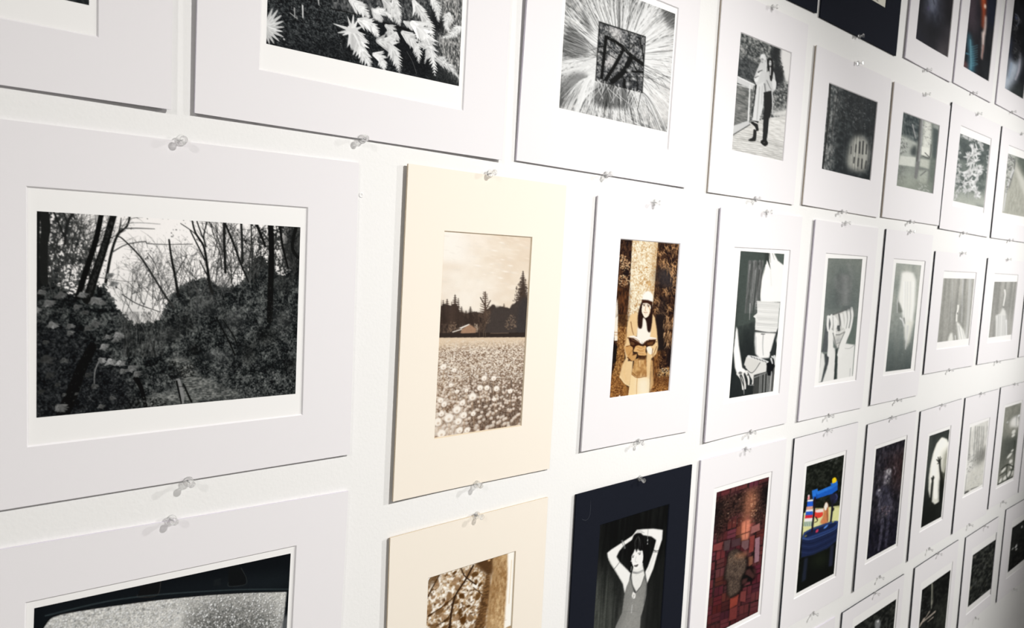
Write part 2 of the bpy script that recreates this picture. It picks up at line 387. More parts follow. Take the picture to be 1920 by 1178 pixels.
def sheet(w_, h_, cx, cy, rot, y0, ow, oh, gaps, nx, ny, name, colours=None, corner=0.0):
    """A thin sheet (paper or print) following the board's bow; COLOURS (ny, nx, 3) become the picture attribute."""
    u = np.linspace(-0.5, 0.5, nx) * w_
    v = np.linspace(-0.5, 0.5, ny) * h_
    U, Vv = np.meshgrid(u, v)                       # rows run downwards
    if corner:                                      # rounded corners: pull the border in along quarter circles
        ax, ay = np.abs(U) - (w_ / 2 - corner), np.abs(Vv) - (h_ / 2 - corner)
        both = (ax > 0) & (ay > 0)
        r = np.hypot(ax, ay)
        k = np.where(both & (r > corner), np.maximum(ax, ay) / np.maximum(r, 1e-9), 1.0)
        U = np.where(both & (r > 1e-9), np.sign(U) * (w_ / 2 - corner + ax * np.where(r > 0, np.maximum(ax, ay) / np.maximum(r, 1e-9), 1)), U)
        Vv = np.where(both & (r > 1e-9), np.sign(Vv) * (h_ / 2 - corner + ay * np.where(r > 0, np.maximum(ax, ay) / np.maximum(r, 1e-9), 1)), Vv)
    c, s = math.cos(rot), math.sin(rot)
    X = cx + c * U - s * Vv
    Z = cy + s * U + c * Vv
    Y = -y0 - lift(X / (ow / 2), Z / (oh / 2), gaps)
    co = np.stack([X, Y, -Z], -1).astype(np.float32).reshape(-1)
    me = bpy.data.meshes.new(name)
    me.vertices.add(nx * ny)
    me.vertices.foreach_set('co', co)
    I = np.arange(nx * ny).reshape(ny, nx)
    q = np.stack([I[:-1, :-1], I[1:, :-1], I[1:, 1:], I[:-1, 1:]], -1).reshape(-1).astype(np.int32)
    nf = len(q) // 4
    me.loops.add(len(q))
    me.loops.foreach_set('vertex_index', q)
    me.polygons.add(nf)
    me.polygons.foreach_set('loop_start', np.arange(0, 4 * nf, 4, dtype=np.int32))
    me.update(calc_edges=True)
    if colours is not None:
        at = me.color_attributes.new('picture', 'FLOAT_COLOR', 'POINT')
        rgba = np.ones((ny * nx, 4), np.float32)
        rgba[:, :3] = colours.reshape(-1, 3)
        at.data.foreach_set('color', rgba.reshape(-1))
    me.validate()
    return me


GROUP = 'matted photographs on the gallery wall'


PALE_EDGE = ('A4', 'A5', 'A6', 'B2', 'B3', 'C2')      # boards whose cut edge stays pale, without painted shade


def build_mat(key):
    rm, rw, ri = TABLE[key]
    label, style, edge, gaps = INFO[key]
    gaps = [g * 0.001 for g in gaps]
    base = place(rm, 0.0)
    root = bpy.data.objects.new('matted_photograph', None)
    root.empty_display_size = 0.05
    COL.objects.link(root)
    root.location = (base[0], 0.0, ZC - base[1])
    root.rotation_euler = (0, base[4], 0)
    root['label'], root['category'], root['group'] = label, 'photograph', GROUP
    ow, oh = base[2], base[3]
    win = place(rw, 0.0)
    wx, wy, wr = local(win, base)
    y_mat = WALL_GAP
    face = {'white': WHITE_M, 'cream': CREAM_M, 'black': BLACK_M}[style]
    core = {'white': WHITE_M, 'cream': CORE_M['cream'], 'black': BLACK_M}[style]
    new_obj('mat_board', board(ow, oh, (wx, wy, win[2], win[3]), T_MAT, y_mat, gaps, 'mat_board'), [face, core, core if key in PALE_EDGE else EDGE_M[edge]], root)  # EDGE_M colour paints shade onto the white mats' outer cut edges
    off = random.Random(key).uniform(-1, 1)
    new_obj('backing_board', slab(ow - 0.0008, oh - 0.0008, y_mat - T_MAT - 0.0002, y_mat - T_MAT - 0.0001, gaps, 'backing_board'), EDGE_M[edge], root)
    paper_m = PAPER_M['white'] if style != 'black' else BLACK_M
    y_p = y_mat - T_MAT - 0.00007
    pw, ph = min(win[2] + 0.006, ow - 0.01), min(win[3] + 0.006, oh - 0.01)
    paper = new_obj('photo_paper', sheet(pw, ph, wx, wy, 0, y_p, ow, oh, gaps, 31, 31, 'photo_paper'), paper_m, root)
    img = place(ri, T_MAT)
    ix, iy, ir = local(img, base)
    colours = picture(key)
    ny, nx = colours.shape[:2]
    new_obj('printed_picture', sheet(img[2], img[3], ix, iy, ir, y_p + 0.00004, ow, oh, gaps, nx, ny, 'printed_picture', colours, CORNER.get(key, 0.0)), PRINT_M, paper)
    return root



# ------------------------------------------------------------------ drawing what the prints show (flat pictures, drawn with numpy)
class Pic:
    """A print's picture. Points are given as read in the photograph and are laid onto the print's own plane; colours are 0-255."""

    def __init__(s, key, ex=0.95, res=0.85, cap=None, seed=1):
        s.key, s.ex = key, ex
        s.rng = np.random.default_rng(seed + sum(map(ord, key)))
        s.rect = place(TABLE[key][2], T_MAT)
        cx, cy, w_, h_, th = s.rect
        pts = []
        for a, b in ((-1, -1), (1, -1), (1, 1), (-1, 1)):
            X = cx + math.cos(th) * a * w_ / 2 - math.sin(th) * b * h_ / 2
            Y = cy + math.sin(th) * a * w_ / 2 + math.cos(th) * b * h_ / 2
            v = ROT @ np.array([X, Y, D + T_MAT])
            pts.append(v[:2] / v[2] * FPX + np.array([960, 589]))
        p = np.array(pts)
        W = (np.hypot(*(p[1] - p[0])) * 0.0 + abs(p[1][0] - p[0][0]) + abs(p[2][0] - p[3][0])) / 2
        H = (np.hypot(*(p[3] - p[0])) + np.hypot(*(p[2] - p[1]))) / 2
        if cap and max(W, H) > cap:
            res *= cap / max(W, H)
        s.nx, s.ny = max(8, int(W * res)), max(8, int(H * res))
        s.W, s.H = s.nx * 2, s.ny * 2
        s.kx, s.ky = s.W / W, s.H / H              # canvas pixels per photo pixel
        s.k = (s.kx + s.ky) / 2
        s.a = np.zeros((s.H, s.W, 3))
        s.o, s.m = (0.0, 0.0), 1.0
        s.YY, s.XX = np.mgrid[0:s.H, 0:s.W] + 0.5

    def crop(s, x, y, mag):
        """Following points are in a magnified detail whose corner is (x, y)."""
        s.o, s.m = (x, y), mag
        return s

    def P(s, pts):
        pts = np.atleast_2d(np.asarray(pts, float)) / s.m + s.o
        r = np.stack([(pts[:, 0] - 960) / FPX, (pts[:, 1] - 589) / FPX, np.ones(len(pts))], 1) @ ROT
        X, Y = r[:, 0] / r[:, 2] * (D + T_MAT), r[:, 1] / r[:, 2] * (D + T_MAT)
        cx, cy, w_, h_, th = s.rect
        c, sn = math.cos(th), math.sin(th)
        U, V = c * (X - cx) + sn * (Y - cy), -sn * (X - cx) + c * (Y - cy)
        return np.stack([(U / w_ + 0.5) * s.W, (V / h_ + 0.5) * s.H], 1)

    def fill(s, col):
        s.a[:] = col
        return s

    def mix(s, mask, col):
        """Blend COL (a colour or a picture) in by MASK."""
        mm = np.clip(mask, 0, 1)[..., None]
        s.a = s.a * (1 - mm) + np.asarray(col, float) * mm

    def noise(s, sx, sy=None, octaves=3, fall=0.55):
        """Smooth value noise, cells sx by sy photo pixels, stretched to 0..1."""
        sy = sx if sy is None else sy
        out, amp, tot = np.zeros((s.H, s.W)), 1.0, 0.0
        for o in range(octaves):
            cx, cy = max(1.0, sx * s.kx / 2 ** o), max(1.0, sy * s.ky / 2 ** o)
            gw, gh = int(s.W / cx) + 3, int(s.H / cy) + 3
            g = s.rng.random((gh, gw))
            fx, fy = s.XX[0] / cx, s.YY[:, 0] / cy
            ix, iy = fx.astype(int), fy.astype(int)
            tx, ty = fx - ix, fy - iy
            tx, ty = tx * tx * (3 - 2 * tx), ty * ty * (3 - 2 * ty)
            top = g[iy][:, ix] * (1 - tx) + g[iy][:, ix + 1] * tx
            bot = g[iy + 1][:, ix] * (1 - tx) + g[iy + 1][:, ix + 1] * tx
            out += amp * (top * (1 - ty[:, None]) + bot * ty[:, None])
            tot += amp
            amp *= fall
        out /= tot
        lo, hi = np.percentile(out, 2), np.percentile(out, 98)
        return np.clip((out - lo) / (hi - lo + 1e-9), 0, 1)

    def curve(s, pts, closed, n=8):
        p = np.asarray(pts, float)
        if len(p) < 3:
            return p
        q = np.concatenate([p[-1:], p, p[:2]]) if closed else np.concatenate([p[:1], p, p[-1:]])
        t = np.linspace(0, 1, n, endpoint=False)[:, None]
        out = []
        for i in range(len(q) - 3):
            a, b, c, d = q[i:i + 4]
            out.append(0.5 * (2 * b + (c - a) * t + (2 * a - 5 * b + 4 * c - d) * t * t + (3 * b - a - 3 * c + d) * t ** 3))
        out = np.concatenate(out)
        return out if closed else np.concatenate([out, p[-1:]])

    def mask(s, pts, smooth=False, soft=0.0):
        p = s.P(pts)
        if smooth:
            p = s.curve(p, True)
        mk = np.zeros((s.H, s.W))
        y0, y1 = max(0, int(p[:, 1].min())), min(s.H, int(p[:, 1].max()) + 2)
        x0, x1 = max(0, int(p[:, 0].min())), min(s.W, int(p[:, 0].max()) + 2)
        if y1 > y0 and x1 > x0:
            X, Y = s.XX[y0:y1, x0:x1], s.YY[y0:y1, x0:x1]
            ins = np.zeros(X.shape, bool)
            for (ax, ay), (bx, by) in zip(p, np.roll(p, -1, 0)):
                if ay == by:
                    continue
                ins ^= ((ay > Y) != (by > Y)) & (X < (bx - ax) * (Y - ay) / (by - ay) + ax)
            mk[y0:y1, x0:x1] = ins
        if soft:
            mk = s.blur(mk, soft)
        return mk

    def blur(s, m_, r):
        """Box blur, three passes, radius in photo pixels; works on masks and pictures."""
        for ax, kk in ((0, s.ky), (1, s.kx)):
            n = int(round(r * kk))
            if n < 1:
                continue
            for _ in range(3):
                pad = [(0, 0)] * m_.ndim
                pad[ax] = (n + 1, n)
                c = np.cumsum(np.pad(m_, pad, mode='edge'), ax)
                L = m_.shape[ax]
                hi = np.take(c, np.arange(2 * n + 1, 2 * n + 1 + L), ax)
                lo = np.take(c, np.arange(0, L), ax)
                m_ = (hi - lo) / (2 * n + 1)
        return m_

    def poly(s, pts, col, a=1.0, smooth=False, soft=0.0):
        s.mix(s.mask(pts, smooth, soft) * a, col)
        return s

    def dab(s, x, y, rx, ry, ang, col, a=1.0, raw=False, hard=0.35):
        """A soft-edged ellipse; radii in photo pixels."""
        if not raw:
            (x, y), = s.P([(x, y)])
            rx, ry = rx / s.m * s.kx, ry / s.m * s.ky
        R = max(rx, ry) + 1.5
        x0, x1, y0, y1 = max(0, int(x - R)), min(s.W, int(x + R) + 2), max(0, int(y - R)), min(s.H, int(y + R) + 2)
        if x1 <= x0 or y1 <= y0:
            return
        X, Y = s.XX[y0:y1, x0:x1] - x, s.YY[y0:y1, x0:x1] - y
        c, sn = math.cos(ang), math.sin(ang)
        d = np.sqrt(((c * X + sn * Y) / max(rx, .4)) ** 2 + ((-sn * X + c * Y) / max(ry, .4)) ** 2)
        mk = np.clip((1 - d) / hard, 0, 1)[..., None] * a
        s.a[y0:y1, x0:x1] = s.a[y0:y1, x0:x1] * (1 - mk) + np.asarray(col, float) * mk

    def line(s, pts, w0, col, w1=None, a=1.0, smooth=True, raw=False):
        """A tapering stroke, widths in photo pixels (of the detail's scale)."""
        p = np.asarray(pts, float) if raw else s.P(pts)
        w1 = w0 if w1 is None else w1
        if not raw:
            w0, w1 = w0 / s.m * s.k, w1 / s.m * s.k
        if smooth and len(p) > 2:
            p = s.curve(p, False, 5)
        n = len(p) - 1
        pad = max(w0, w1) / 2 + 1.5
        x0, x1 = max(0, int(p[:, 0].min() - pad)), min(s.W, int(p[:, 0].max() + pad) + 1)
        y0, y1 = max(0, int(p[:, 1].min() - pad)), min(s.H, int(p[:, 1].max() + pad) + 1)
        if x1 <= x0 or y1 <= y0:
            return
        acc = np.zeros((y1 - y0, x1 - x0))
        for i in range(n):
            (ax, ay), (bx, by) = p[i], p[i + 1]
            X0, X1 = max(x0, int(min(ax, bx) - pad)), min(x1, int(max(ax, bx) + pad) + 1)
            Y0, Y1 = max(y0, int(min(ay, by) - pad)), min(y1, int(max(ay, by) + pad) + 1)
            if X1 <= X0 or Y1 <= Y0:
                continue
            X, Y = s.XX[Y0:Y1, X0:X1], s.YY[Y0:Y1, X0:X1]
            dx, dy = bx - ax, by - ay
            t = np.clip(((X - ax) * dx + (Y - ay) * dy) / (dx * dx + dy * dy + 1e-9), 0, 1)
            r = (w0 + (w1 - w0) * (i + t) / n) / 2
            cov = np.clip(r - np.hypot(X - ax - t * dx, Y - ay - t * dy) + 0.5, 0, 1) * np.clip(2 * r, 0, 1)
            sub = acc[Y0 - y0:Y1 - y0, X0 - x0:X1 - x0]
            np.maximum(sub, cov, out=sub)
        mk = (acc * a)[..., None]
        s.a[y0:y1, x0:x1] = s.a[y0:y1, x0:x1] * (1 - mk) + np.asarray(col, float) * mk

    def scatter(s, n, region, size, cols, ang=None, thin=0.5, a=1.0, grow=None):
        """N leaf-like dabs inside REGION (a polygon in the current detail's points), sizes in photo pixels."""
        p = s.P(region)
        mk = s.mask(region) > 0.5
        ys, xs = np.nonzero(mk)
        if not len(xs):
            return
        pick = s.rng.integers(0, len(xs), n)
        cols = np.asarray(cols, float)
        for i in pick:
            x, y = xs[i], ys[i]
            z = s.rng.uniform(*size) * s.k
            if grow is not None:
                z *= grow[0] + (grow[1] - grow[0]) * (y - p[:, 1].min()) / (np.ptp(p[:, 1]) + 1e-9)
            th = s.rng.uniform(0, 3.14) if ang is None else s.rng.normal(ang, 0.35)
            c = cols[s.rng.integers(len(cols))] + s.rng.normal(0, 6)
            s.dab(x, y, z, z * thin, th, c, a * s.rng.uniform(0.6, 1), raw=True)

    def branch(s, x, y, ang, length, w_, col, depth=3, spread=0.55, raw=False):
        """A twig that forks; starts at a point of the detail, angle in radians (0 right, negative up)."""
        if not raw:
            (x, y), = s.P([(x, y)])
            length, w_ = length / s.m * s.k, w_ / s.m * s.k
        pts = [(x, y)]
        for _ in range(4):
            ang += s.rng.normal(0, 0.13)
            x, y = x + math.cos(ang) * length / 4, y + math.sin(ang) * length / 4
            pts.append((x, y))
        s.line(pts, w_, col, w_ * 0.6, raw=True, smooth=False)
        if depth > 0:
            for _ in range(s.rng.integers(2, 4)):
                j = s.rng.integers(1, 5)
                s.branch(*pts[j], ang + s.rng.choice([-1, 1]) * s.rng.uniform(0.25, spread + 0.25), length * s.rng.uniform(0.5, 0.75), max(w_ * 0.62, 0.9), col, depth - 1, spread, True)

    def done(s, grain=0.07):
        s.a = s.blur(s.a, 0.3) * .5 + s.a * .5
        k = 1 + grain * ((s.noise(1.5, 1.5, 1) - .5) + .7 * (s.noise(4, 5, 2) - .5))
        hi = np.clip((s.a.mean(2) - 150) / 70, 0, .9)          # paper white stays clean
        a = np.clip(s.a * (k + (1 - k) * hi)[..., None], 0, 255).reshape(s.ny, 2, s.nx, 2, 3).mean((1, 3))
        return np.clip(lin(a) / s.ex, 0.004, 0.88).astype(np.float32)


def mul(c, k):
    return tuple(np.clip(np.asarray(c, float) * k, 0, 255))


def tone(lo, hi, n):
    """A picture running from colour LO to HI by the map N."""
    return np.asarray(lo, float) * (1 - n[..., None]) + np.asarray(hi, float) * n[..., None]


def g(v, warm=0.0):
    """A grey of the black-and-white papers; WARM leans it to sepia."""
    return (v + 2 * warm, v + 1, v - 6 * warm)


def ferny(p, pts, w, col, dark, n=14):
    """A fern frond: a rib with toothed leaflets shrinking to the tip."""
    q = p.curve(p.P(pts), False, 10)
    w = w / p.m * p.k
    seg = np.hypot(*np.diff(q, axis=0).T)
    t = np.concatenate([[0], np.cumsum(seg)]) / seg.sum()
    for f in np.linspace(0.02, 0.97, n):
        x, y = np.interp(f, t, q[:, 0]), np.interp(f, t, q[:, 1])
        x2, y2 = np.interp(min(1, f + 0.05), t, q[:, 0]), np.interp(min(1, f + 0.05), t, q[:, 1])
        th = math.atan2(y2 - y, x2 - x) if f < 0.96 else th0
        th0 = th
        L = w * (1 - f) ** 0.7 + 1.5
        for sd in (-1, 1):
            a_ = th + sd * p.rng.uniform(0.6, 0.95)
            k = p.rng.uniform(0.75, 1.1)
            tip = (x + math.cos(a_) * L * k, y + math.sin(a_) * L * k)
            c = mul(col, p.rng.uniform(0.8, 1.06))
            p.line([(x, y), ((x + tip[0]) / 2, (y + tip[1]) / 2), tip], max(1.6, L * 0.42), c, 0.5, raw=True, smooth=False)
            p.line([(x, y), tip], 0.8, dark, 0.4, a=0.45, raw=True, smooth=False)
    p.line(list(q), max(1.2, w * 0.14), mul(col, 0.98), 0.8, raw=True, smooth=False)


def paint_b1():
    p = Pic('B1', ex=0.96, res=0.95)
    p.fill((235, 232, 229))
    p.crop(0, 300, 3.927)
    n1, n2, n3 = p.noise(3.2), p.noise(14, 14), p.noise(2.0, 2.0, 2)
    thick = tone((9, 12, 13), (124, 127, 124), np.clip(n3 * .6 + n1 * .55 + (n2 - .5) * .6 - .30, 0, 1))
    # the undergrowth's edge against the sky
    edge = [(255, 760), (400, 900), (560, 1010), (700, 930), (770, 900), (830, 1030), (900, 1140), (1010, 1215), (1180, 1190), (1230, 1030), (1330, 930), (1480, 860), (1560, 900), (1680, 940), (1790, 900), (1850, 770), (1895, 690), (1940, 720), (2000, 790), (2080, 860), (2150, 790), (2250, 740), (2250, 2000), (255, 2000)]
    solid = p.mask(edge, smooth=False, soft=4)
    p.mix(p.mask([(840, 900), (1010, 900), (1180, 1200), (1000, 1220), (880, 1150)], True, 14) * .35, (170, 171, 168))
    p.mix(np.clip((p.blur(solid, 4) * 1.6 + (n1 - .5) * .8 + (n3 - .5) * .5 - .65) * 5, 0, 1), thick)
    # thin leafy veil of the left thicket and of the right-hand trees, sky showing through
    left = p.mask([(255, 360), (480, 380), (640, 480), (700, 640), (700, 920), (400, 1300), (255, 1300)], soft=14)
    p.mix(np.clip((left + (n1 - .5) * 1.3 + (p.noise(9, 16) - .5) * .8 - .72) * 4, 0, 1) * .92, thick * .8)
    right = p.mask([(1860, 430), (2250, 430), (2250, 900), (1750, 900), (1800, 640)], soft=16)
    p.mix(np.clip((right + (n1 - .5) * 1.2 + (p.noise(8, 26) - .5) * 1.0 - .78) * 4, 0, 1) * .92, thick * .55)
    p.mix(p.mask([(2100, 480), (2250, 490), (2250, 900), (2070, 800)], False, 8) * .8, thick * .5)
    for _ in range(60):
        x = p.rng.uniform(900, 1900)
        y = 1060 - 0.25 * max(0, x - 1180) + p.rng.uniform(-40, 70)
        p.branch(x, y, -1.57 + p.rng.normal(0, .26), p.rng.uniform(120, 300), 4.2, g(p.rng.uniform(35, 95)), 3)
    for _ in range(36):
        p.branch(p.rng.uniform(270, 700), p.rng.uniform(640, 1000), -1.57 + p.rng.normal(0, .4), p.rng.uniform(180, 340), 6, g(p.rng.uniform(20, 66)), 3)
    for _ in range(34):
        p.branch(p.rng.uniform(1560, 2200), p.rng.uniform(700, 960), -1.57 + p.rng.normal(0, .22), p.rng.uniform(200, 360), 5.5, g(p.rng.uniform(14, 60)), 3)
    for pts, w0, w1, v in (
            ([(320, 370), (340, 500), (325, 640), (330, 900)], 64, 44, 26), ([(280, 370), (275, 700), (290, 1000)], 30, 30, 20), ([(395, 380), (440, 480), (470, 560)], 14, 12, 30), ([(545, 385), (495, 480), (480, 620)], 20, 14, 30), ([(470, 390), (500, 470)], 10, 8, 30),
            ([(748, 398), (705, 600), (640, 800), (575, 1010)], 34, 40, 12), ([(838, 405), (770, 640), (700, 850), (645, 1030)], 44, 62, 16),
            ([(958, 415), (935, 490), (868, 555), (820, 690), (780, 900)], 12, 20, 22), ([(870, 555), (885, 490), (893, 430)], 12, 5, 30),
            ([(880, 510), (1000, 505), (1140, 510)], 9, 4, 60), ([(890, 490), (990, 465), (1180, 475)], 5, 3, 110), ([(830, 680), (930, 625), (1065, 603), (1090, 618), (1240, 624), (1420, 622)], 8, 4, 60),
            ([(865, 570), (900, 580), (1030, 710), (1130, 860), (1210, 990), (1280, 1090)], 7, 17, 40), ([(1090, 690), (1140, 760), (1170, 850)], 6, 5, 60),
            ([(1245, 590), (1262, 720), (1290, 860), (1312, 1000)], 12, 22, 20), ([(1285, 870), (1320, 800), (1380, 700)], 8, 4, 50),
            ([(1415, 450), (1440, 540), (1500, 640), (1525, 780), (1540, 900), (1565, 985)], 11, 24, 20), ([(1525, 455), (1500, 560), (1515, 640)], 9, 11, 24), ([(1450, 455), (1480, 540), (1505, 600)], 9, 9, 30), ([(1400, 520), (1450, 620), (1510, 740)], 8, 12, 26), ([(1330, 470), (1430, 540), (1470, 600)], 5, 8, 40),
            ([(1470, 740), (1500, 800), (1530, 860)], 6, 10, 30), ([(900, 990), (1010, 1060), (1180, 1120)], 7, 5, 50),
            ([(1650, 460), (1652, 640), (1660, 830)], 22, 20, 24), ([(1655, 465), (1720, 620), (1770, 760), (1830, 900)], 16, 14, 22), ([(1775, 470), (1782, 620), (1784, 760)], 18, 20, 30), ([(1848, 475), (1852, 600), (1860, 720)], 10, 12, 40),
            ([(1890, 480), (1930, 580), (1955, 640)], 24, 16, 18), ([(1990, 484), (1998, 700), (1990, 960), (1985, 1180)], 46, 52, 10), ([(2060, 490), (2080, 640), (2120, 800)], 20, 14, 12), ([(2180, 490), (2150, 640), (2190, 720)], 30, 26, 14), ([(2225, 492), (2210, 900)], 18, 24, 10)):
        p.line(pts, w0, g(v), w1)
    for _ in range(160):
        t = p.rng.uniform(0, 1)
        p.dab(838 - 190 * t + p.rng.uniform(-14, 14), 405 + 610 * t, 4, 9, 0.3, g(p.rng.uniform(35, 62)), 0.5)
    p.crop(0, 600, 3.927)
    # hedges: soft light and dark masses under small leaves
    for x, y, rx, ry, v, k in ((1500, -120, 190, 130, 78, .5), (1720, -10, 150, 140, 84, .45), (2080, 0, 140, 150, 66, .5), (1380, 20, 100, 120, 22, .5), (1950, 120, 130, 110, 16, .6), (1250, 100, 130, 110, 52, .5), (2150, 330, 110, 90, 14, .6), (1600, 260, 170, 60, 96, .4), (1830, 250, 90, 130, 20, .6), (960, 60, 110, 150, 54, .4), (1430, 220, 60, 70, 10, .7), (2080, -260, 150, 120, 26, .5), (1650, -250, 150, 70, 56, .5)):
        p.dab(x, y, rx, ry, 0, g(v), k, hard=1.0)
    p.scatter(2300, [(830, 250), (1300, -100), (1880, -330), (2240, -300), (2240, 560), (850, 660)], (0.7, 1.6), [g(100), g(84), g(116), g(58), g(26), g(18)], thin=0.6, a=0.5)
    p.scatter(520, [(1200, -300), (1850, -330), (2240, 100), (1500, 250), (1250, 60)], (0.8, 1.7), [g(116), g(100), g(20), g(14)], thin=.6, a=.5)
    p.scatter(700, [(1500, 300), (2240, 340), (2240, 560), (1650, 590), (1450, 440)], (0.8, 1.8), [g(160), g(128), g(104), g(18), g(14)], thin=0.5, a=0.7)
    p.scatter(420, [(1050, 400), (1300, 400), (1300, 560), (1000, 540)], (0.8, 1.5), [g(150), g(116), g(20), g(16)], thin=0.5, a=0.7)
    path = p.mask([(1250, 280), (1400, 290), (1440, 380), (1560, 450), (1780, 560), (1440, 600), (1060, 640), (1100, 550), (1300, 520), (1330, 400)], True, 3)
    p.mix(path * 0.75, tone((48, 51, 50), (158, 159, 154), p.noise(5, 1.6)))
    p.line([(1310, 450), (1340, 540), (1345, 610)], 40, g(122), 18)
    p.line([(1300, 450), (1320, 540), (1335, 610)], 14, g(10), 10)
    p.line([(1350, 470), (1390, 560), (1410, 600)], 12, g(16), 16)
    p.line([(1310, 490), (1440, 492)], 4, g(20))
    p.scatter(160, [(1240, 300), (1430, 330), (1430, 420), (1260, 440)], (1.2, 3), [g(10), g(16)], a=0.9)
    p.line([(1000, 430), (1040, 500), (1075, 640)], 36, g(10), 26)
    p.scatter(220, [(850, 560), (1240, 580), (1220, 640), (850, 660)], (1.5, 3.5), [g(8), g(12), g(90)], a=0.8)
    # dark lower left with the big pale leaves
    shade = p.mask([(260, 60), (620, 120), (760, 260), (960, 470), (900, 660), (270, 740)], True, 10)
    p.mix(shade * 0.8, tone((6, 8, 10), (46, 48, 50), n1 * n3 * 1.4))
    p.line([(680, 200), (600, 360), (540, 520), (470, 680)], 60, g(7), 90)
    for x, y, r, v in ((380, 30, 60, 140), (510, 40, 50, 120), (450, -190, 70, 112), (300, -210, 50, 104), (350, -130, 70, 128), (510, 90, 44, 122), (690, -150, 64, 130), (600, -190, 56, 116), (740, -130, 44, 108), (830, -270, 50, 146), (800, -330, 44, 116), (270, -80, 50, 120), (560, -100, 50, 90),
                       (860, 105, 66, 148), (790, 120, 40, 116), (760, 190, 58, 136), (850, 140, 46, 112), (740, 290, 50, 156), (810, 300, 66, 146), (880, 310, 64, 160), (960, 350, 60, 132), (1000, 390, 52, 106), (900, 370, 46, 116),
                       (340, 280, 84, 70), (470, 290, 48, 84), (430, 640, 74, 116), (690, 480, 46, 90), (820, 570, 40, 96), (740, 630, 42, 100), (470, 545, 26, 110), (560, 540, 26, 78), (330, 160, 44, 76), (640, 60, 46, 84), (700, 20, 60, 90), (620, -60, 40, 76), (360, 400, 50, 56), (300, 520, 40, 50), (420, 470, 36, 60), (640, 400, 40, 52)):
        base = p.rng.uniform(0.1, 0.7)
        for j in range(7):
            a_ = base + (j - 3) * 0.40 + 0.6
            L = r * p.rng.uniform(0.7, 1.1)
            p.line([(x, y), (x + math.cos(a_) * L * .55, y + math.sin(a_) * L * .42), (x + math.cos(a_) * L, y + math.sin(a_) * L * .6)], L * 0.5, g(v * p.rng.uniform(0.62, 1.1)), 3, a=0.8)
        for j in range(4):
            a_ = base + (j - 1.5) * 0.6 + .6
            p.line([(x, y), (x + math.cos(a_) * r * .8, y + math.sin(a_) * r * .5)], 3, g(v * 0.5), 2, a=0.6)
    p.line([(725, 310), (700, 380), (695, 465)], 8, g(120), 6)
    p.scatter(600, [(270, 60), (900, 100), (950, 600), (280, 720)], (0.8, 2.2), [g(64), g(90), g(10), g(12)], a=0.5)
    for _ in range(80):
        x = p.rng.uniform(900, 1200)
        p.line([(x, 270), (x + p.rng.normal(0, 30), 100), (x + p.rng.normal(0, 60), -60)], 4, g(p.rng.choice([14, 30, 95])), 2, a=0.5)
    p.line([(1590, -20), (1680, 150), (1730, 260)], 9, g(12), 12)
    p.line([(1640, 0), (1720, 120), (1750, 200)], 8, g(14), 10)
    return p.done(.1)


